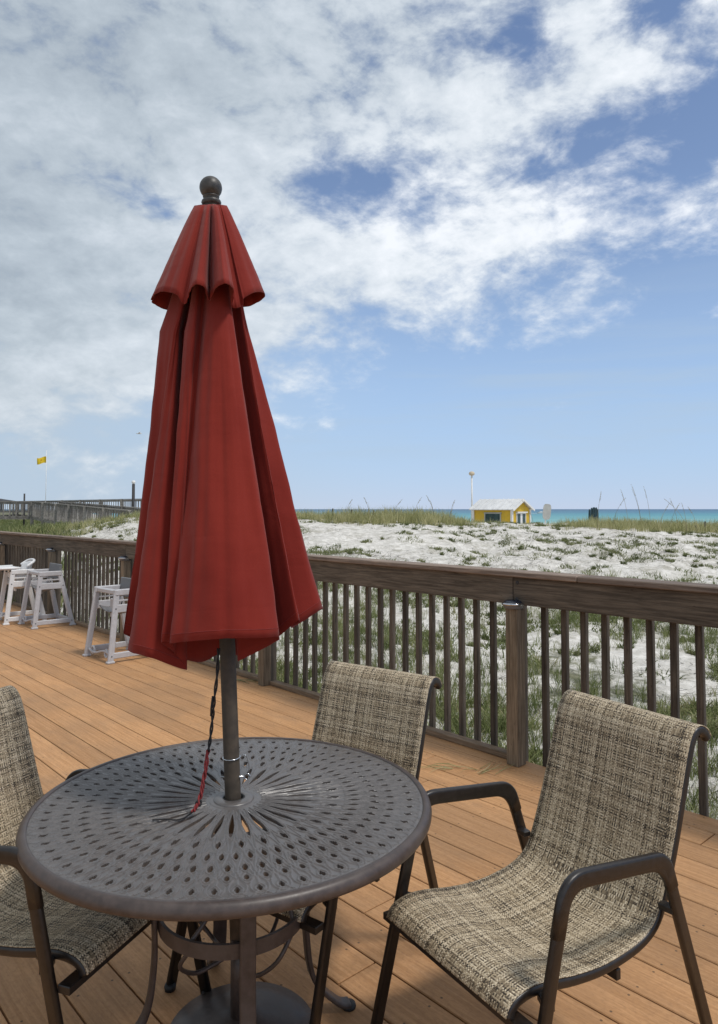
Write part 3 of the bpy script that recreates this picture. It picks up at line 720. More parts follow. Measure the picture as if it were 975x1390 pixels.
MID = [(217,450,.02),(231,450,-.045),(239,450,-.06),(243,450,-.045),(249,450,.01),(253,450,.0),(252,450,-.080),(262,450,-.118),(273,450,-.085),(283,450,-.130),(298,450,-.145),(311,450,-.135),(319,450,-.11),(313,450,-.07),(300,450,-.04),(322,450,-.04),(333,450,-.06),(329,450,-.02),(337,450,.02),(322,450,.08),(300,450,.05),(285,450,.10),(262,450,.05),(240,450,.08)]
def lerp_ring(A, B, t): return [tuple(a*(1-t)+b*t for a, b in zip(p, q)) for p, q in zip(A, B)]
rows = []
NB = 34
for i in range(NB+1):
    t = i/NB; rg = lerp_ring(BOT, MID, t)
    # slight belly and drape: folds are a little fuller low down
    wv = math.sin(t*PI)
    rg = [(px+1.2*wv*math.sin(k*1.7+t*3), py+(0 if i else 0), d+.006*wv*math.sin(k*2.3+t*5)) for k, (px, py, d) in enumerate(rg)]
    rows.append(ring(rg, 9, .010*(1-.5*t), t*2))
S1 = [(288+(px-288)*.86 if px > 288 else 288+(px-288)*.83, 415, d*.80) for px, py, d in MID]
S2 = [(288+(px-288)*.30, 285, d*.32) for px, py, d in MID]
for t in (.5, 1): rows.append(ring(lerp_ring(MID, S1, t)))
for t in (.33, .66, 1): rows.append(ring(lerp_ring(S1, S2, t)))
hem = []
m1 = MB(); m1.grid(rows, closed=True)
cloth = m1.build('canopy', M['cloth'], um, mods=(('SOLIDIFY', dict(thickness=.0015, offset=-1)),))
# hem seam: a doubled band along the edge
VENT = [(205,407,.0),(213,397,-.06),(226,396,-.10),(240,400,-.13),(249,412,-.125),(254,409,-.135),(257,396,-.16),(266,386,-.205),(277,390,-.195),(284,407,-.13),(286,404,-.145),(289,397,-.165),(296,388,-.21),(308,385,-.22),(318,393,-.18),(316,408,-.14),(315,416,-.12),(322,418,-.11),(329,414,-.10),(331,405,-.105),(345,397,-.08),(358,397,-.03),(359,403,.02),(347,412,.06),(332,417,.07),(310,412,.15),(290,418,.09),(265,412,.16),(240,420,.10),(224,420,.06),(210,413,.035)]
vt = []
for i in range(15):
    t = i/14
    f = 1-t
    rg = []
    for (px, py, d) in VENT:
        kx = .285+(1-.285)*(f**.93); py2 = 279+(py-279)*f
        rg.append((287.5+(px-287.5)*kx, py2, d*kx))
    vt.append(ring(rg, 9, .0045*f, f*1.2+9))
cap_c = U(pt(287.5, 275.5, 2.28)); vt.append([p*.45+Vector((cap_c.x, cap_c.y, cap_c.z))*.55 for p in vt[-1]])
m1 = MB(); m1.grid(vt, closed=True); m1.build('vent_canopy', M['cloth'], um, mods=(('SOLIDIFY', dict(thickness=.0015, offset=-1)),))
# stitched seams following the lower hem
def inset_ring(t, out=.0016):
    rg = lerp_ring(BOT, MID, t); P = ring(rg, 9, .010*(1-.5*t), t*2); n = len(P); res = []
    for i in range(n):
        tg = (P[(i+1) % n]-P[i-1]).normalized(); nn = tg.cross(Vector((0, 0, 1))); nn.normalize(); res.append(P[i]+nn*out)
    return res
m1 = MB(); m1.tube(inset_ring(.028, .0006), .0007, 4, closed=True); m1.build('hem_seam', simple('red_thread', (.24, .03, .025), .9, 0, .2, 90, 0), um)
# cord
c1 = MB(); P = [pt(297, 880, 2.20), pt(295, 915, 2.19), pt(291, 950, 2.19), pt(289, 972, 2.19), pt(286, 1000, 2.185), pt(283, 1020, 2.18)]
for s_, ph in ((.0028, 0), (.0028, PI)):
    Q = smooth_path([U(p) for p in P], 8); c1.tube([q+Vector((math.cos(i*.55+ph)*.003, math.sin(i*.55+ph)*.003, 0)) for i, q in enumerate(Q)], s_, 7)
c1.tube([U(pt(289, 945, 2.185)), U(pt(287, 960, 2.185)), U(pt(286.5, 972, 2.185))], .003, 6)
cord = c1.build('cord', M['rope_dark'], um)
c2 = MB(); P = [pt(283, 1018, 2.18), pt(279, 1045, 2.165), pt(275, 1068, 2.15), pt(270, 1088, 2.135), pt(262, 1102, 2.12)]
for s_, ph in ((.0028, 0), (.0028, PI), (.0025, PI/2)):
    Q = smooth_path([U(p) for p in P], 8); c2.tube([q+Vector((math.cos(i*.6+ph)*.0042, math.sin(i*.6+ph)*.0042, 0)) for i, q in enumerate(Q)], s_, 7)
c2.build('red_cord_end', M['rope_red'], um)
c3 = MB(); kn = U(pt(270, 1090, 2.135)); c3.tube([kn+Vector((.007*math.cos(a), .004*math.sin(a*2), .007*math.sin(a))) for a in np.linspace(0, 2*PI, 14)], .0035, 7, cap=True)
zt = TZ+.004
def ontab(px, py):      # point on the table surface
    xc = (px-487.5)/F; yc = (650-py)/F; c, s = math.cos(PITCH), math.sin(PITCH); d = Vector((xc, c-yc*s, s+yc*c)); t = (zt-EYE)/d.z; return Vector((d.x*t, d.y*t, zt))
c3.tube(smooth_path([U(pt(262, 1102, 2.12)), U(ontab(255, 1107)), U(ontab(248, 1111)), U(ontab(238, 1113)), U(ontab(224, 1112)), U(ontab(207, 1113))], 6), .0022, 6)
c3.build('cord_knot', M['rope_dark'], um)
# wire tie, pin with chain on the pole
tp = base+tl*((1.0-.03*0-.03)/ (top.z-base.z)*0+ (.845-base.z)/(top.z-base.z))
m1 = MB(); m1.tube([U(tp)+rotf@Vector((.0265*math.cos(a), .0265*math.sin(a), 0)) for a in np.linspace(0, 2*PI, 24, endpoint=False)], .0022, 6, closed=True)
m1.tube(smooth_path([U(tp)+Vector((.026, -.01, 0)), U(tp)+Vector((.045, -.012, .012)), U(tp)+Vector((.055, .0, -.03)), U(tp)+Vector((.050, .01, -.07))], 6), .0012, 5)
m1.build('wire_tie', M['chrome'], um)
tq = base+tl*((.79-base.z)/(top.z-base.z)); m1 = MB(); m1.tube([U(tq)+Vector((-.036, .01, -.01)), U(tq)+Vector((.04, -.01, 0))], .003, 7)
m1.tube([U(tq)+Vector((.048+.009*math.cos(a), -.01, .009*math.sin(a))) for a in np.linspace(0, 2*PI, 16, endpoint=False)], .0018, 5, closed=True)
m1.build('pin', M['chrome'], um)
ub = empty('umbrella_base', (TC.x+.028, TC.y, 0)); tag(ub, 'round dark umbrella base standing on the deck under the table', 'umbrella base')
m1 = MB(); m1.lathe([(0, .002), (.225, .002), (.232, .010), (.225, .022), (.15, .042), (.07, .058), (.045, .07), (0, .07)], n=56); m1.build('weight', M['rim'], ub)
m1 = MB(); m1.lathe([(.028, .06), (.034, .06), (.034, .30), (.028, .30), (.028, .06)], n=28); m1.build('tube', M['rim'], ub)

# ------------------------------------------------------------------ sling chairs
# side profile of the sling (forward, height)
SP = [(-.312, .925), (-.300, .945), (-.278, .960), (-.252, .965), (-.228, .955), (-.208, .93), (-.195, .90), (-.178, .85), (-.15, .76), (-.118, .66), (-.085, .57), (-.055, .50), (-.02, .452), (.035, .425), (.11, .412), (.20, .408), (.30, .418), (.39, .435), (.455, .442), (.505, .435), (.533, .418), (.545, .395)]
HW = .255
def make_chair(label):
    root = empty('sling_chair'); tag(root, label, 'chair', 'sling chairs around the patio table')
    P = smooth_path([Vector((f, 0, z)) for f, z in SP], 4)
    L = [0]
    for a, b in zip(P, P[1:]): L.append(L[-1]+(b-a).length)
    n = len(P); m = 17; me = bpy.data.meshes.new('sling'); vs = []; fs = []; uvs = []
    for i, p in enumerate(P):
        a = P[max(0, i-1)]; b = P[min(n-1, i+1)]; tg = (b-a).normalized(); nr = Vector((-tg.z, 0, tg.x))
        if nr.z < 0 and i > n*.5: nr = -nr
        t = L[i]/L[-1]; sag = .026*math.sin(PI*min(1, max(0, (t-.12)/.88)))**.8
        for j in range(m):
            s = j/(m-1)*2-1; k = sag*(1-s*s)
            # wavy seat where the fabric has relaxed
            if t > .58: k += .0035*math.sin(L[i]*58+s*1.5)*(1-s*s)*min(1, (t-.58)*9)*min(1, (.97-t)*9 if t < .97 else 0)
            dv = Vector((-.6*k if i < n*.55 else 0, 0, -.2*k if i < n*.55 else -k))
            q = p+dv; vs.append((q.x, s*HW, q.z)); uvs.append((s*HW+.3, L[i]))
    for i in range(n-1):
        for j in range(m-1): a = i*m+j; fs.append((a, a+1, a+m+1, a+m))
    me.from_pydata(vs, [], fs); me.update(); uvl = me.uv_layers.new(name='uv')
    for lp in me.loops: uvl.data[lp.index].uv = uvs[lp.vertex_index]
    for p in me.polygons: p.use_smooth = True
    me.materials.append(M['sling']); so = bpy.data.objects.new('sling', me); COL.objects.link(so); so.parent = root
    md = so.modifiers.new('th', 'SOLIDIFY'); md.thickness = .0022; md.offset = 0
    for sd in (-1, 1):
        m1 = MB(); Q = []
        for i, p in enumerate(P):
            tg = (P[min(n-1, i+1)]-P[max(0, i-1)]).normalized(); Q.append(Vector((p.x+tg.z*.0155, sd*(HW-.009), p.z-tg.x*.0155)))
        m1.sweep(Q, rrect(.024, .028, .009)); m1.build('side_rail', M['bronze'], root)
        y = sd*(HW+.048)
        arm = fillet([(.565, y, .0), (.385, y, .692), (-.005, y, .648), (-.235, y, .0)], .075, 8)
        # arm top is wider than the legs
        m1 = MB(); fl = arm; m1.sweep(fl, rrect(.021, .038, .008)); m1.build('leg_frame', M['bronze'], root)
        # armrest: flat oval running along the top of the frame and over both bends
        seg = fillet([(.418, y, .565), (.385, y, .694), (-.005, y, .650), (-.035, y, .565)], .075, 8)
        m1 = MB(); nn = len(seg); rad = [1]*nn
        m1.sweep([v+Vector((0, 0, .004)) for v in seg], rrect(.0225, .0430, .009)); m1.build('armrest', M['bronze'], root)
        for (f, z) in ((.565, 0), (-.235, 0)):
            m1 = MB(); m1.lathe([(0, 0), (.018, 0), (.020, .012), (.016, .022), (0, .022)], (f, y, 0), 14); m1.build('foot_glide', M['black'], root)
        for q0, q1 in (((.425, sd*(HW+.003), .412), (.448, y, .412)), ((-.045, sd*(HW+.003), .50), (-.05, y, .50))):
            m1 = MB(); m1.bar(q0, q1, .028, .018); m1.build('bracket', M['bronze'], root)
    for q0, q1, w_, t_ in (((.508, -(HW+.045), .375), (.508, HW+.045, .375), .040, .022), ((.12, -HW+.01, .352), (.12, HW-.01, .352), .018, .030), ((-.298, -HW+.02, .925), (-.298, HW-.02, .925), .018, .018)):
        m1 = MB(); m1.bar(q0, q1, w_, t_); m1.build('crossbar', M['bronze'], root)
    return root
def place(o, x, y, deg): o.location = (x, y, 0); o.rotation_euler = (0, 0, R(deg))
ch = make_chair('brown woven sling chair nearest on the right, its whole seat and near armrest in view')
place(ch, .68, 2.285, 212)
c2_ = copy_tree(ch); c2_['label'] = 'brown woven sling chair behind the table, its back rising above the far table edge'; place(c2_, -.06, 2.775, 234)
c3_ = copy_tree(ch); c3_['label'] = 'brown woven sling chair at the left edge, cut by the frame, tucked under the table'; place(c3_, -1.14, 2.37, -20)

# ------------------------------------------------------------------ high chairs
def high_chair(label, main, kind):
    root = empty('high_chair'); tag(root, label, 'high chair', 'restaurant high chairs by the railing')
    H = .76
    def leg(a, b, nm='leg'):
        m1 = MB(); m1.bar(a, b, .062, .036, up=(0, 1, 0), bev=.008); lg = m1.build(nm, main, root)
        for f_ in (.10, .76, .95):
            q = Vector(a).lerp(Vector(b), f_); sg_ = -1 if a[1] < .2 else 1; m2 = MB(); m2.lathe([(0, .003), (.009, .002), (.010, -.002)], q+Vector((0, sg_*.0185, 0)), 10, M=Matrix.Rotation(R(90*(-sg_ if False else 1))*(1 if sg_ < 0 else -1), 3, 'X')); m2.build('screw', M['grey_dark_plastic'], lg)
        ft = MB(); ft.box((a[0], a[1], .012), (.042, .026, .012), None, .006); ft.build('foot', main, lg)
    for sy, yb, yt in ((0, 0, .05), (1, .56, .51)):
        leg((.0, yb, 0), (.085, yt, H-.02)); leg((.51, yb, 0), (.335, yt, H-.02))
        m1 = MB(); m1.bar((.055, yt, H-.03), (.365, yt, H-.03), .065, .05, up=(0, 1, 0), bev=.008)
        m1.build('top_rail', main, root)
        m1 = MB(); ym = yb+(yt-yb)*.74; m1.bar((.07, ym, .56), (.38, ym, .56), .085, .030, up=(0, 1, 0), bev=.008)
        m1.bar((.08, ym, .645), (.35, ym, .645), .018, .012, up=(0, 1, 0), bev=.003); m1.build('mid_rail', main, root)
        m1 = MB(); m1.bar((.02, yb, .075), (.49, yb, .075), .062, .030, up=(0, 1, 0), bev=.008); m1.build('bottom_rail', main, root)
    # wavy foot rest with two round openings
    m1 = MB(); P = [(.015, .03+.50*t, .085+.022*math.sin(t*2*PI)) for t in [k/24 for k in range(25)]]
    m1.sweep(P, rrect(.030, .022, .008)); 
    for yy in (.12, .44): m1.tube([Vector((.015, yy+.038*math.cos(a), .085+.038*math.sin(a))) for a in np.linspace(0, 2*PI, 20, endpoint=False)], .012, 7, closed=True)
    m1.build('footrest', main, root)
    m1 = MB(); m1.bar((.49, .03, .075), (.49, .53, .075), .03, .055, bev=.006); m1.build('rear_bar', main, root)
    m1 = MB(); m1.bar((.095, .06, H-.03), (.095, .50, H-.03), .05, .05, bev=.01); m1.build('front_bar', main, root)
    sh = MB(); rows = []
    for i in range(9):
        x = .10+.22*i/8; rows.append([Vector((x, .07+.42*j/8, .47+.05*((j/4-1)**2)+.03*((i/4-1)**2))) for j in range(9)])
    sh.grid(rows); sh.build('seat', M['grey_dark_plastic'] if kind != 'white' else main, root, mods=(('SOLIDIFY', dict(thickness=.012)),))
    m1 = MB(); m1.box((.16, .28, .54), (.012, .05, .10), None, .006); m1.build('crotch_post', main, root)
    for yy in (.12, .44):
        m1 = MB(); m1.sweep(smooth_path([(.35, yy, .60), (.33, yy, .53), (.30, yy-.01, .50), (.26, yy, .545), (.22, yy, .515)], 5), rrect(.025, .004, .0015)); m1.build('strap', M['black'], root)
    if kind == 'grey':
        m1 = MB(); m1.box((.355, .28, .745), (.014, .215, .105), Matrix.Rotation(R(6), 3, 'Y'), .012); m1.build('backrest', M['grey_dark_plastic'], root)
    else:
        rows = []
        for i in range(11):
            v = i/10
            rows.append([Vector((.34+.05*v-.10*(u*u)*1.0, .28+.22*u*(1-.18*v), .60+.26*v-.035*(u*u)*v)) for u in [j/8-1 for j in range(17)]])
        m1 = MB(); m1.grid(rows); m1.build('backrest', main, root, mods=(('SOLIDIFY', dict(thickness=.022)), ('BEVEL', dict(width=.006))))
        m1 = MB(); m1.tube(smooth_path([(.27, .07, .80), (.35, .09, .855), (.385, .17, .875), (.395, .28, .88), (.385, .39, .875), (.35, .47, .855), (.27, .49, .80)], 4), .018, 8); m1.build('back_rim', main, root)
        m1 = MB(); rows = []
        for i in range(7):
            rows.append([Vector((-.10+.27*i/6-.03*(1-((j/6-1)**2)), .03+.50*j/12, H+.012-(.012 if 0 < i < 6 and 0 < j < 12 else 0))) for j in range(13)])
        m1.grid(rows); m1.build('tray', main, root, mods=(('SOLIDIFY', dict(thickness=.03, offset=-1)), ('BEVEL', dict(width=.006))))
        m1 = MB(); m1.box((.20, .28, .66), (.11, .19, .05), None, .03); m1.build('bucket', main, root)
        m1 = MB()
        for k in range(7): m1.box((-.05+.05*k, -.012+.06, H-.015), (.013, .006, .012), None, .003)
        m1.build('tray_teeth', M['black'], root)
    return root
h1 = high_chair('grey high chair nearest the red umbrella, partly hidden by its canopy', M['grey_plastic'], 'grey'); h1.location = (-2.606, 7.61, 0); h1.rotation_euler = (0, 0, R(45))
h2_ = copy_tree(h1); h2_['label'] = 'grey high chair with dark back panel overlapping the white one at far left'; h2_.location = (-4.38, 9.78, 0); h2_.rotation_euler = (0, 0, R(42))
h3 = high_chair('white high chair with moulded tray and curved back at the left edge', M['white_plastic'], 'white'); h3.location = (-4.93, 10.12, 0); h3.rotation_euler = (0, 0, R(36))

# dry grass sprigs on the deck
def sprig(c, ang, label, col):
    root = empty('grass_sprig', (c[0], c[1], .002)); tag(root, label, 'grass sprig', 'grass sprigs lying on the deck')
    m1 = MB(); rs = random.Random(int(c[0]*100))
    for k in range(9):
        a = ang+rs.uniform(-.35, .35); L = rs.uniform(.10, .30); o0 = Vector((rs.uniform(-.12, .12), rs.uniform(-.05, .05), .004))
        P = [o0+Vector((math.cos(a+t*.5)*L*t, math.sin(a+t*.5)*L*t, .012*math.sin(t*PI))) for t in (0, .33, .66, 1)]
        m1.tube(P, .0019, 4, radii=[1, .9, .6, .2])
    m1.build('blade', col, root)
sprig((.84, 4.50), R(20), 'green-brown grass sprig on the deck at the front railing post foot', M['grass_dry'])
sprig((.62, 4.55), R(160), 'thin dry sprig on the deck left of the front post foot', M['grass_dry'])
sprig((-.98, 6.78), R(140), 'grass sprig on the deck by the post behind the umbrella pole', M['grass_green'])

# ------------------------------------------------------------------ boardwalks
def gz(x, y): return float(ground(np.array([x]), np.array([y]))[0])
def boardwalk(P, width, label, post_px=None, name='boardwalk'):
    """P: list of deck corner points (x, y, rail_top z) of the near rail"""
    root = empty(name, (P[0][0], P[0][1], gz(P[0][0], P[0][1]))); tag(root, label, 'boardwalk', 'grey wooden boardwalks over the dune')
    O = root.location.copy(); O.z = 0; root.location = O
    RH = 1.07; pl = MB(); edge = MB(); bal = MB()
    for side in (0, 1):
        for a, b in zip(P, P[1:]):
            a = Vector(a)-O; b = Vector(b)-O; d = (b-a); d2 = Vector((d.x, d.y, 0)); Lh = d2.length; dn = d2.normalized(); nrm = Vector((-dn.y, dn.x, 0))
            if nrm.y < 0: nrm = -nrm
            o = nrm*width*side; a2 = a+o; b2 = b+o
            m1 = MB(); m1.bar(a2, b2, .14, .045, bev=0); m1.bar(a2-Vector((0, 0, .10)), b2-Vector((0, 0, .10)), .04, .13, bev=0); m1.build('handrail', M['boardwalk_wood'], root)
            m1 = MB(); m1.bar(a2-Vector((0, 0, RH+.08)), b2-Vector((0, 0, RH+.08)), .05, .24, bev=0); m1.build('edge_beam', M['boardwalk_wood'], root)
            if side == 0:
                o1 = nrm*width*.5; m1 = MB(); m1.bar(a+o1-Vector((0, 0, RH)), b+o1-Vector((0, 0, RH)), width, .05, bev=0); m1.build('walkway', M['boardwalk_wood'], root)
            nb_ = int(Lh/.46); m1 = MB()
            for k in range(nb_):
                q = a2+(b2-a2)*(k+.5)/nb_; q = q-nrm*.03; m1.bar(q-Vector((0, 0, RH+.05)), q-Vector((0, 0, .06)), .045, .045, bev=0)
            m1.build('baluster_row', M['boardwalk_wood'], root)
            np_ = max(1, round(Lh/4.4))
            for k in range(np_+1):
                if k == np_ and b is not None and (P.index(tuple(b+O)) if tuple(b+O) in P else -1) < len(P)-1 and len(P) > 2: continue
                q = a2+(b2-a2)*k/np_; wq = q+O; g = gz(wq.x, wq.y)-.3
                m1 = MB(); m1.bar(Vector((q.x, q.y, g))-nrm*.06*(1-side), Vector((q.x, q.y, q.z+.03))-nrm*.06*(1-side), .17, .17, bev=0); m1.build('post', M['boardwalk_wood'], root)
    return root
boardwalk([(-46.0, 52, 2.15), (-23.55, 52, 2.15), (-18.1, 43.2, 1.93), (-9.3, 29.2, 1.55)], 1.8, 'near grey weathered boardwalk sloping down to the right behind the dune')
boardwalk([(-42, 84, 2.5), (-33.5, 77, 2.5), (-15.0, 58, 2.5)], 2.2, 'far grey boardwalk with dark handrail rising behind the near one')

# small dark roof at far left
rf = empty('shelter', (-54, 100, 0)); tag(rf, 'low dark shelter roof at the far left edge beyond the boardwalk', 'shelter')
m1 = MB(); m1.add([(-4, -2.5, 2.65), (5.9, -2.5, 2.65), (5.9, 2.5, 2.65), (-4, 2.5, 2.65), (-3, 0, 3.15), (3.6, 0, 3.15)], [(0, 1, 5, 4), (1, 2, 5), (2, 3, 4, 5), (3, 0, 4), (3, 2, 1, 0)]); m1.build('roof', M['dark_post'], rf)
for x in (-3.6, 5.4):
    for y in (-2.2, 2.2): m1 = MB(); m1.bar((x, y, -.8), (x, y, 2.64), .2, .2, bev=0); m1.build('post', M['dark_post'], rf)

# flag pole
fp = empty('flagpole', (pt(62, 690, 70).x, 70, -.3)); tag(fp, 'thin white flagpole beyond the boardwalk', 'flagpole')
m1 = MB(); ztop = pt(62, 611, 70).z+.3; m1.tube([(0, 0, 0), (0, 0, ztop)], .035, 8, radii=[1, .7]); m1.build('pole', M['trim'], fp)
fl = MB(); rows = []
for i in range(13):
    u = i/12; rows.append([Vector((-u*.86, .10*math.sin(u*5+v)*1.0, -.03*0+(-.62*v)-.16*u+.05*math.sin(u*6))) for v in [j/6 for j in range(7)]])
fl.grid(rows); fo = fl.build('flag', M['flag'], None); fo.location = (fp.location.x-.03, 70, -.3+ztop-.62); tag(fo, 'small yellow beach warning flag flying from the white pole', 'flag')
mk = MB(); mk.add([(-.50, .0, -.30), (-.34, .0, -.27), (-.34, .0, -.42), (-.5, .0, -.45)], [(0, 1, 2, 3)]); mo = mk.build('marking', M['flag_mark'], fo); mo.location = (0, -.13, 0)

def thin_post(px, py0, py1, Y, r, label, m_, head=None, name='post', cat='post'):
    a = pt(px, py1, Y); b = pt(px, py0, Y); g = gz(a.x, Y)-.1
    root = empty(name, (a.x, Y, g)); tag(root, label, cat)
    m1 = MB(); m1.tube([(0, 0, 0), (0, 0, b.z-g)], r, 10, radii=[1, .85]); m1.build('pole', m_, root)
    if head: head(root, b.z-g)
    return root
def lamp_head(root, z):
    m1 = MB(); m1.lathe([(0, 0), (.10, .02), (.16, .16), (.10, .26), (0, .28)], (0, 0, z), 14); m1.build('lamp_head', M['trim'], root)
thin_post(181, 657, 690, 56, .13, 'dark lamp post with pale head beside the far boardwalk', M['dark_post'], lamp_head, 'lamp_post', 'lamp post')
thin_post(33, 670, 690, 62, .08, 'short dark post between the shelter roof and the flagpole', M['dark_post'], None, 'short_post')
def disc_head(root, z):
    m1 = MB(); m1.lathe([(0, -.12), (.16, -.10), (.26, -.02), (.28, .10), (.22, .22), (.10, .28), (0, .29)], (0, 0, z), 18); m1.build('head', M['tan_disc'], root)
thin_post(641, 644, 712, 68, .085, 'tall white pole with round tan head behind the yellow hut', M['trim'], disc_head, 'beach_pole', 'pole')

# ------------------------------------------------------------------ yellow hut
def hut():
    p = pt(695, 712, 62); root = empty('beach_hut', (p.x, 62, gz(p.x, 62)), R(47)); tag(root, 'small yellow beach hut with pale metal gable roof behind the dune crest', 'hut')
    # local: corner at origin; gable face along +x, long side along +y (away left)
    Wd, Ld = 3.0, 3.9; zb = 0; ze = 1.62+.7/976*62-root.location.z; zp = ze+.76
    m1 = MB(); m1.add([(0, 0, zb), (Wd, 0, zb), (Wd, Ld, zb), (0, Ld, zb), (0, 0, ze), (Wd, 0, ze), (Wd, Ld, ze), (0, Ld, ze), (Wd/2, 0, zp-.04), (Wd/2, Ld, zp-.04)],
           [(0, 1, 5, 8, 4), (2, 3, 7, 9, 6), (3, 0, 4, 7), (1, 2, 6, 5), (4, 8, 9, 7), (5, 6, 9, 8)]); m1.build('wall', M['yellow'], root)
    oh = .32; sl = (zp-ze)/(Wd/2)
    for sd in (0, 1):
        x0 = -oh if sd == 0 else Wd+oh; z0 = ze-oh*sl+.03; m1 = MB(); xr = Wd/2
        A = Vector((x0, -oh, z0)); B = Vector((xr, -oh, zp+.03)); C = Vector((xr, Ld+oh, zp+.03)); D = Vector((x0, Ld+oh, z0)); up = Vector((0, 0, .06))
        m1.add([A, B, C, D, A+up, B+up, C+up, D+up], [(0, 3, 2, 1), (4, 5, 6, 7), (0, 1, 5, 4), (1, 2, 6, 5), (2, 3, 7, 6), (3, 0, 4, 7)])
        for k in range(10):
            y = -oh+.05+(Ld+2*oh-.1)*k/9; m1.bar(Vector((x0, y, z0+.085)), Vector((xr, y, zp+.115)), .035, .05, up=(0, 0, 1), bev=0)
        rf_ = m1.build('roof', M['metal_roof'], root)
        m1 = MB(); m1.bar(Vector((x0, -oh-.03, z0-.03)), Vector((xr, -oh-.03, zp-.03)), .04, .16, up=(0, 1, 0) if False else (0, 0, 1), bev=0); m1.build('fascia', M['trim'], root)
    for (x, y) in ((-.02, -.02), (Wd+.02, -.02), (-.02, Ld+.02)):
        m1 = MB(); m1.box((x, y, ze/2), (.09, .09, ze/2-.01), None, 0); m1.build('corner_trim', M['trim'], root)
    # gable window with white header
    def window(c, w, h, ax, parts=2):
        m1 = MB(); e = .05
        def bx(u, z, hu, hz, dep): 
            if ax == 'x': m1.box((c[0]+u, c[1]-dep, c[2]+z), (hu, .03, hz), None, 0)
            else: m1.box((c[0]-dep, c[1]+u, c[2]+z), (.03, hu, hz), None, 0)
        bx(0, h/2, w/2+.1, .06, .03); bx(0, -h/2, w/2+.1, .05, .03); bx(-w/2, 0, .05, h/2, .035); bx(w/2, 0, .05, h/2, .035)
        if parts == 2: bx(0, 0, .16, h/2-.05, .04)
        fr = m1.build('window', M['trim'] if ax == 'x' else simple('grey_frame', (.35, .35, .32), .7, 0, .1, 4, .05), root)
        m1 = MB(); bx(0, 0, w/2-.04, h/2-.04, .012); m1.build('pane', M['window_dark'], fr)
    window((Wd/2, 0, 1.02), 1.5, 1.05, 'x'); window((0, 1.9, 1.1), 1.6, .9, 'y', 1)
    m1 = MB(); m1.box((Wd/2, -.12, 1.62), (.85, .10, .05), None, 0); m1.build('shelf', M['trim'], root)
hut()

# paddle sign on the crest
Y_ = 27.5; a = pt(739.5, 714, Y_); b = pt(742, 684, Y_); g = gz(a.x, Y_)
sg = empty('paddle_sign', (a.x, Y_, g-.2)); tag(sg, 'blank pale rounded sign on a slightly leaning post right of the yellow hut', 'sign')
m1 = MB(); m1.bar((0, 0, 0), (.07, 0, b.z-g+.15), .05, .03, up=(0, 1, 0), bev=0); m1.build('post', M['trim'], sg)
m1 = MB(); pr = []; 
for k in range(28):
    t = 2*PI*k/28; x = math.copysign(abs(math.cos(t))**.55, math.cos(t))*.155; z = math.copysign(abs(math.sin(t))**.55, math.sin(t))*.30; pr.append((x, z))
c = Vector((.085, -.03, b.z-g+.2-.30)); Rm = Matrix.Rotation(R(6), 3, 'Y')
vs = [c+Rm@Vector((x, -.008, z)) for x, z in pr]+[c+Rm@Vector((x, .008, z)) for x, z in pr]
m1.add(vs, [tuple(range(28)), tuple(range(55, 27, -1))]+[(i, (i+1) % 28, 28+(i+1) % 28, 28+i) for i in range(28)]); m1.build('board', simple('sign_back', (.50, .49, .45), .6, 0, .1, 6, .05), sg)

# dark blue-green pilings
Y_ = 60; p = pt(806, 712, Y_); pl = empty('pilings', (p.x, Y_, gz(p.x, Y_))); tag(pl, 'tight bundle of dark blue-green upright posts with uneven tops before the sea', 'pilings')
for k, (dx, dy, tp_) in enumerate(((-.34, 0, 0), (-.2, -.12, .12), (-.06, -.16, .16), (.09, -.16, .05), (.22, -.1, .15), (.34, 0, .02), (-.12, .1, .10), (.14, .1, .16))):
    m1 = MB(); zt_ = pt(806, 688.5, Y_).z-pl.location.z-.16+tp_; m1.tube([(dx, dy, -.2), (dx*1.02, dy, zt_*.7), (dx*.96, dy, zt_-.1), (dx*.93, dy, zt_)], .085, 8, radii=[1, 1, .9, .45], smooth=False); m1.build('post', M['teal'], pl)

# little stakes of an old sand fence on the crest
for k, (px, py, hh) in enumerate(((451, 699, .45), (478, 698, .4), (506.5, 701, .38), (523, 703, .3), (957, 723, .40), (945, 721, .22))):
    Y_ = RC+1; q = pt(px, py, Y_); g = gz(q.x, Y_); m1 = MB(); m1.bar((0, 0, -.1), (.02*(-1)**k, 0, hh), .05, .04, up=(0, 1, 0), bev=.004)
    o = m1.build('stake', M['dark_post']); o.location = (q.x, Y_, g)
    tag(o, ['tall dark stake at the left of the crest grass row', 'second dark stake from the left in the crest grass', 'dark stake in the middle of the crest grass between umbrella and hut', 'shortest stake in the crest grass left of the hut',
            'dark stake near the right edge of the crest grass', 'stub of a stake beside the taller one at the right edge'][k], 'stake', 'wooden stakes in the dune crest')

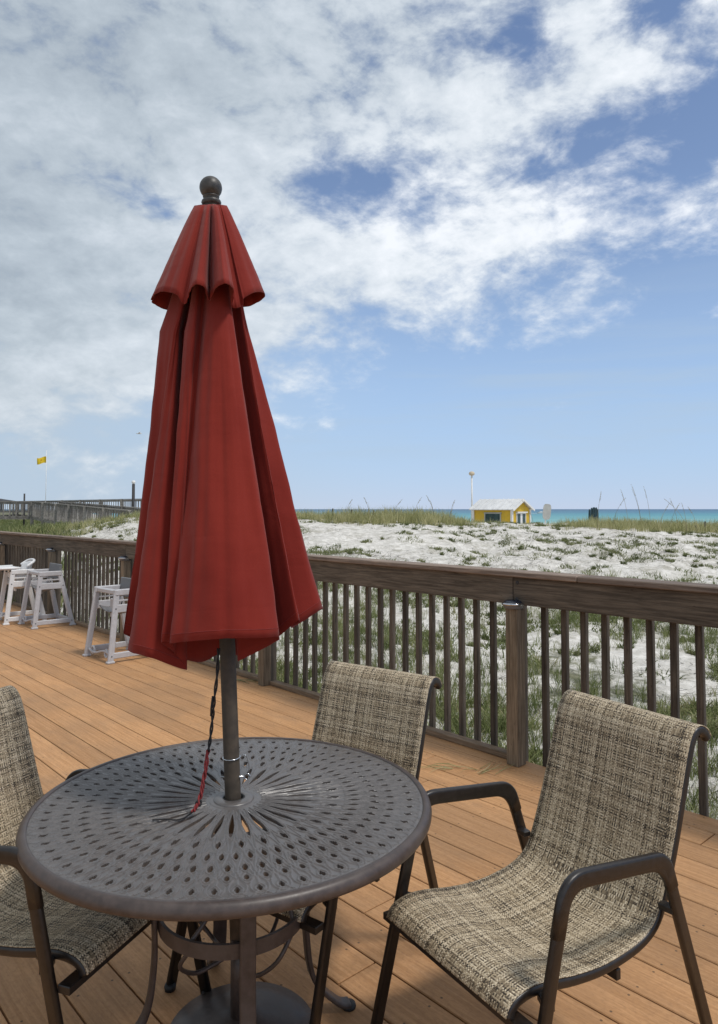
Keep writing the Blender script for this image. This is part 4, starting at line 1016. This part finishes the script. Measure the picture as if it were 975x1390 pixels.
# low dark shrubs by the sign
for k, (px, w_, h_) in enumerate(((757, .36, .14), (768, .22, .12), (733, .22, .12))):
    Y_ = 25.5; q = pt(px, 714, Y_); g = gz(q.x, Y_); m1 = MB(); rs = random.Random(k)
    for i in range(260):
        a = rs.uniform(0, 2*PI); r_ = math.sqrt(rs.random())*w_; z_ = rs.random()**.8*h_*(1-.6*(r_/w_)**2)
        c = Vector((r_*math.cos(a), r_*.6*math.sin(a), z_)); d1 = Vector((rs.uniform(-1, 1), rs.uniform(-1, 1), rs.uniform(-.3, 1))).normalized()*.035; d2 = Vector((rs.uniform(-1, 1), rs.uniform(-1, 1), rs.uniform(-1, 1))).normalized()*.015
        m1.add([c-d1, c+d2, c+d1, c-d2], [(0, 1, 2, 3)])
    o = m1.build('low_shrub', M['grass_green']); o.location = (q.x, Y_, g)
    tag(o, ['wide low dark shrub on bare sand right of the paddle sign', 'small low shrub right of the wide one by the paddle sign', 'small low shrub left of the paddle sign post'][k], 'shrub', 'low shrubs around the paddle sign')

# boat and gull
D_ = 640; q = pt(735, 696, D_); bt_ = empty('boat', (q.x, D_, -2.3), R(8)); tag(bt_, 'tiny white boat under way on the sea beside the yellow hut', 'boat')
m1 = MB(); sec = []
for t in [k/8 for k in range(9)]:
    x = -3.2+6.4*t; w_ = 1.1*(1-max(0, t-.55)**2*4.2); sec.append([Vector((x, -w_, 1.0+.35*t)), Vector((x, -w_*.75, -.2)), Vector((x, w_*.75, -.2)), Vector((x, w_, 1.0+.35*t))])
m1.grid(sec, closed=True, smooth=False); m1.build('hull', M['trim'], bt_)
m1 = MB(); m1.box((-.4, 0, 1.45), (1.0, .8, .5), None, .1); m1.build('cabin', M['trim'], bt_)
m1 = MB(); rs = random.Random(3)
m1.grid([[Vector((-3-7*t, -1.0-1.8*t, .05+.3*(1-t)*(1-t))), Vector((-3-7*t, 0, .25*(1-t)+.06)), Vector((-3-7*t, 1.0+1.8*t, .05+.3*(1-t)*(1-t)))] for t in [k/6 for k in range(7)]]); wk = m1.build('wake', simple('foam', (.75, .78, .78), .8, 0, .1, 1, .2)); wk.location = bt_.location; wk.rotation_euler = bt_.rotation_euler; tag(wk, 'white foam wake trailing the tiny boat', 'wake', kind='stuff')
q = pt(189, 589, 40); gl = empty('gull', q, R(20)); tag(gl, 'tiny pale gull flying just left of the red umbrella', 'bird')
m1 = MB(); m1.tube([(-.16, 0, .01), (-.1, 0, .02), (0, 0, .02), (.1, 0, .03), (.15, 0, .025)], .04, 8, radii=[.2, .7, 1, .8, .2]); m1.build('body', M['bird'], gl)
for s_ in (-1, 1):
    m1 = MB(); P = [Vector((0, 0, .03)), Vector((.03, s_*.2, .10)), Vector((-.03, s_*.42, .05))]
    m1.grid([[p+Vector((.05*(1-i*.35), 0, 0)), p-Vector((.05*(1-i*.3), 0, 0))] for i, p in enumerate(P)]); m1.build('wing', M['bird'], gl, mods=(('SOLIDIFY', dict(thickness=.008)),))

# ------------------------------------------------------------------ world: Nishita sky with clouds, one sun
SUN_AZ = Vector((.84, -.55, 0)).normalized(); EL = R(60)
sd = Vector((SUN_AZ.x*math.cos(EL), SUN_AZ.y*math.cos(EL), math.sin(EL)))
sl = bpy.data.lights.new('sun', 'SUN'); sl.energy = 1.9; sl.angle = R(9); sl.color = (1, .955, .89); so = bpy.data.objects.new('sun', sl); COL.objects.link(so)
so.rotation_euler = (-sd).to_track_quat('-Z', 'Y').to_euler()
wd = bpy.data.worlds.new('World'); S.world = wd; wd.use_nodes = True; wd.node_tree.nodes.clear(); t = NT(wd.node_tree)
sky = t.n('ShaderNodeTexSky', sky_type='NISHITA'); sky.sun_disc = False; sky.sun_elevation = EL; sky.sun_rotation = math.atan2(sd.x, sd.y)
sky.air_density = 1.0; sky.dust_density = .0; sky.ozone_density = 2.0; sky.altitude = 0
dv = t.n('ShaderNodeTexCoord').outputs['Generated']; x, y, z = t.sep(dv); zc = t.m('MAXIMUM', z, 0.0)
den = t.m('ADD', zc, .16); px_ = t.m('DIVIDE', x, den); py_ = t.m('DIVIDE', y, den)
pv = t.comb(px_, py_, 0.0); pr_ = t.mapping(dv, scale=(1.0, 1.0, 1.75), rot=(0, R(32), 0), loc=(3.1, 1.7, .4))
big = t.noise(pr_, 2.6, 3, .5, .3); med = t.noise(pr_, 7.0, 10, .60, .25); fin = t.noise(pr_, 21.0, 8, .62, .2)
z0 = t.m('ADD', .190, t.m('MULTIPLY', x, .27))
e = t.m('DIVIDE', t.m('SUBTRACT', z, z0), .11)
def blob(bx, bz, rx, rz, amp, ang=0.0):
    ax = t.m('SUBTRACT', x, bx); az = t.m('SUBTRACT', z, bz)
    c_, s_ = math.cos(ang), math.sin(ang)
    qx = t.m('DIVIDE', t.m('ADD', t.m('MULTIPLY', ax, c_), t.m('MULTIPLY', az, s_)), rx); qz = t.m('DIVIDE', t.m('SUBTRACT', t.m('MULTIPLY', az, c_), t.m('MULTIPLY', ax, s_)), rz)
    d = t.m('ADD', t.m('MULTIPLY', qx, qx), t.m('MULTIPLY', qz, qz)); return t.m('MULTIPLY', t.m('EXPONENT', t.m('MULTIPLY', d, -1.0)), amp)
cov = t.m('ADD', t.m('MINIMUM', e, .92), t.m('MULTIPLY', t.ss(x, .02, -.28), .40))
for b in ((.03, .405, .10, .05, -1.1), (-.05, .42, .03, .03, -.7), (.36, .43, .10, .08, -1.0), (.30, .40, .10, .06, -.35), (.20, .545, .035, .035, -.75), (.33, .56, .06, .025, -.7), (-.24, .385, .06, .02, -.5), (.27, .50, .12, .035, .35), (.12, .36, .15, .05, .35)):
    cov = t.m('ADD', cov, blob(*b))
dens = t.m('ADD', cov, t.m('ADD', t.m('MULTIPLY', t.m('SUBTRACT', med, .5), 4.4), t.m('MULTIPLY', t.m('SUBTRACT', fin, .5), 1.9)))
msk = t.ss(dens, -.25, 1.15)
# thin low streaks and left-hand veil
st = t.noise(t.mapping(dv, scale=(2.2, 2.2, 22)), 1, 6, .55, .3)
veil = t.m('MULTIPLY', t.ss(st, .42, .72), t.m('MULTIPLY', t.ss(z, .03, .12), t.ss(z, .34, .16)))
veil = t.m('MULTIPLY', veil, .55)
lefth = t.m('MULTIPLY', t.ss(x, .10, -.42), t.ss(z, .36, .12)); veil = t.m('MAXIMUM', veil, t.m('MULTIPLY', lefth, .75))
# cloud tone
tone = t.m('ADD', t.m('ADD', t.m('ADD', t.m('MULTIPLY', big, .40), t.m('MULTIPLY', fin, .42)), t.m('MULTIPLY', med, .62)), t.m('MULTIPLY', x, .24))
tone = t.m('ADD', tone, blob(-.30, .50, .22, .10, -.10)); tone = t.m('ADD', tone, blob(-.10, .52, .12, .07, -.08)); tone = t.m('SUBTRACT', tone, blob(-.42, .30, .12, .09, .13)); tone = t.m('ADD', tone, blob(.12, .36, .16, .07, .12))
K = 10.0
cc = t.ramp(t.mr(tone, .40, .94, 0, 1), [(0, (.34, .395, .45)), (.30, (.44, .50, .555)), (.60, (.58, .635, .69)), (.8, (.70, .745, .79)), (1, (.82, .85, .89))])
ck = t.mix(1.0, cc, (K, K, K), 'MULTIPLY')
sk = t.mix(1.0, sky.outputs[0], (1.25, 1.15, 1.14), 'MULTIPLY')
sk = t.mix(t.m('MULTIPLY', t.ss(z, .42, .0), .80), sk, (.30*K, .45*K, .70*K))
vc = (.40*K, .49*K, .58*K)
col = t.mix(veil, sk, vc); col = t.mix(t.m('MULTIPLY', msk, .94), col, ck)
bg = t.n('ShaderNodeBackground'); t.set(bg.inputs[0], col); bg.inputs[1].default_value = .1
wo = t.n('ShaderNodeOutputWorld'); t.L.new(bg.outputs[0], wo.inputs[0])

S.view_settings.view_transform = 'Standard'; S.view_settings.look = 'None'; S.view_settings.exposure = .25; S.view_settings.gamma = 1
S.render.engine = 'CYCLES'; S.cycles.max_bounces = 6
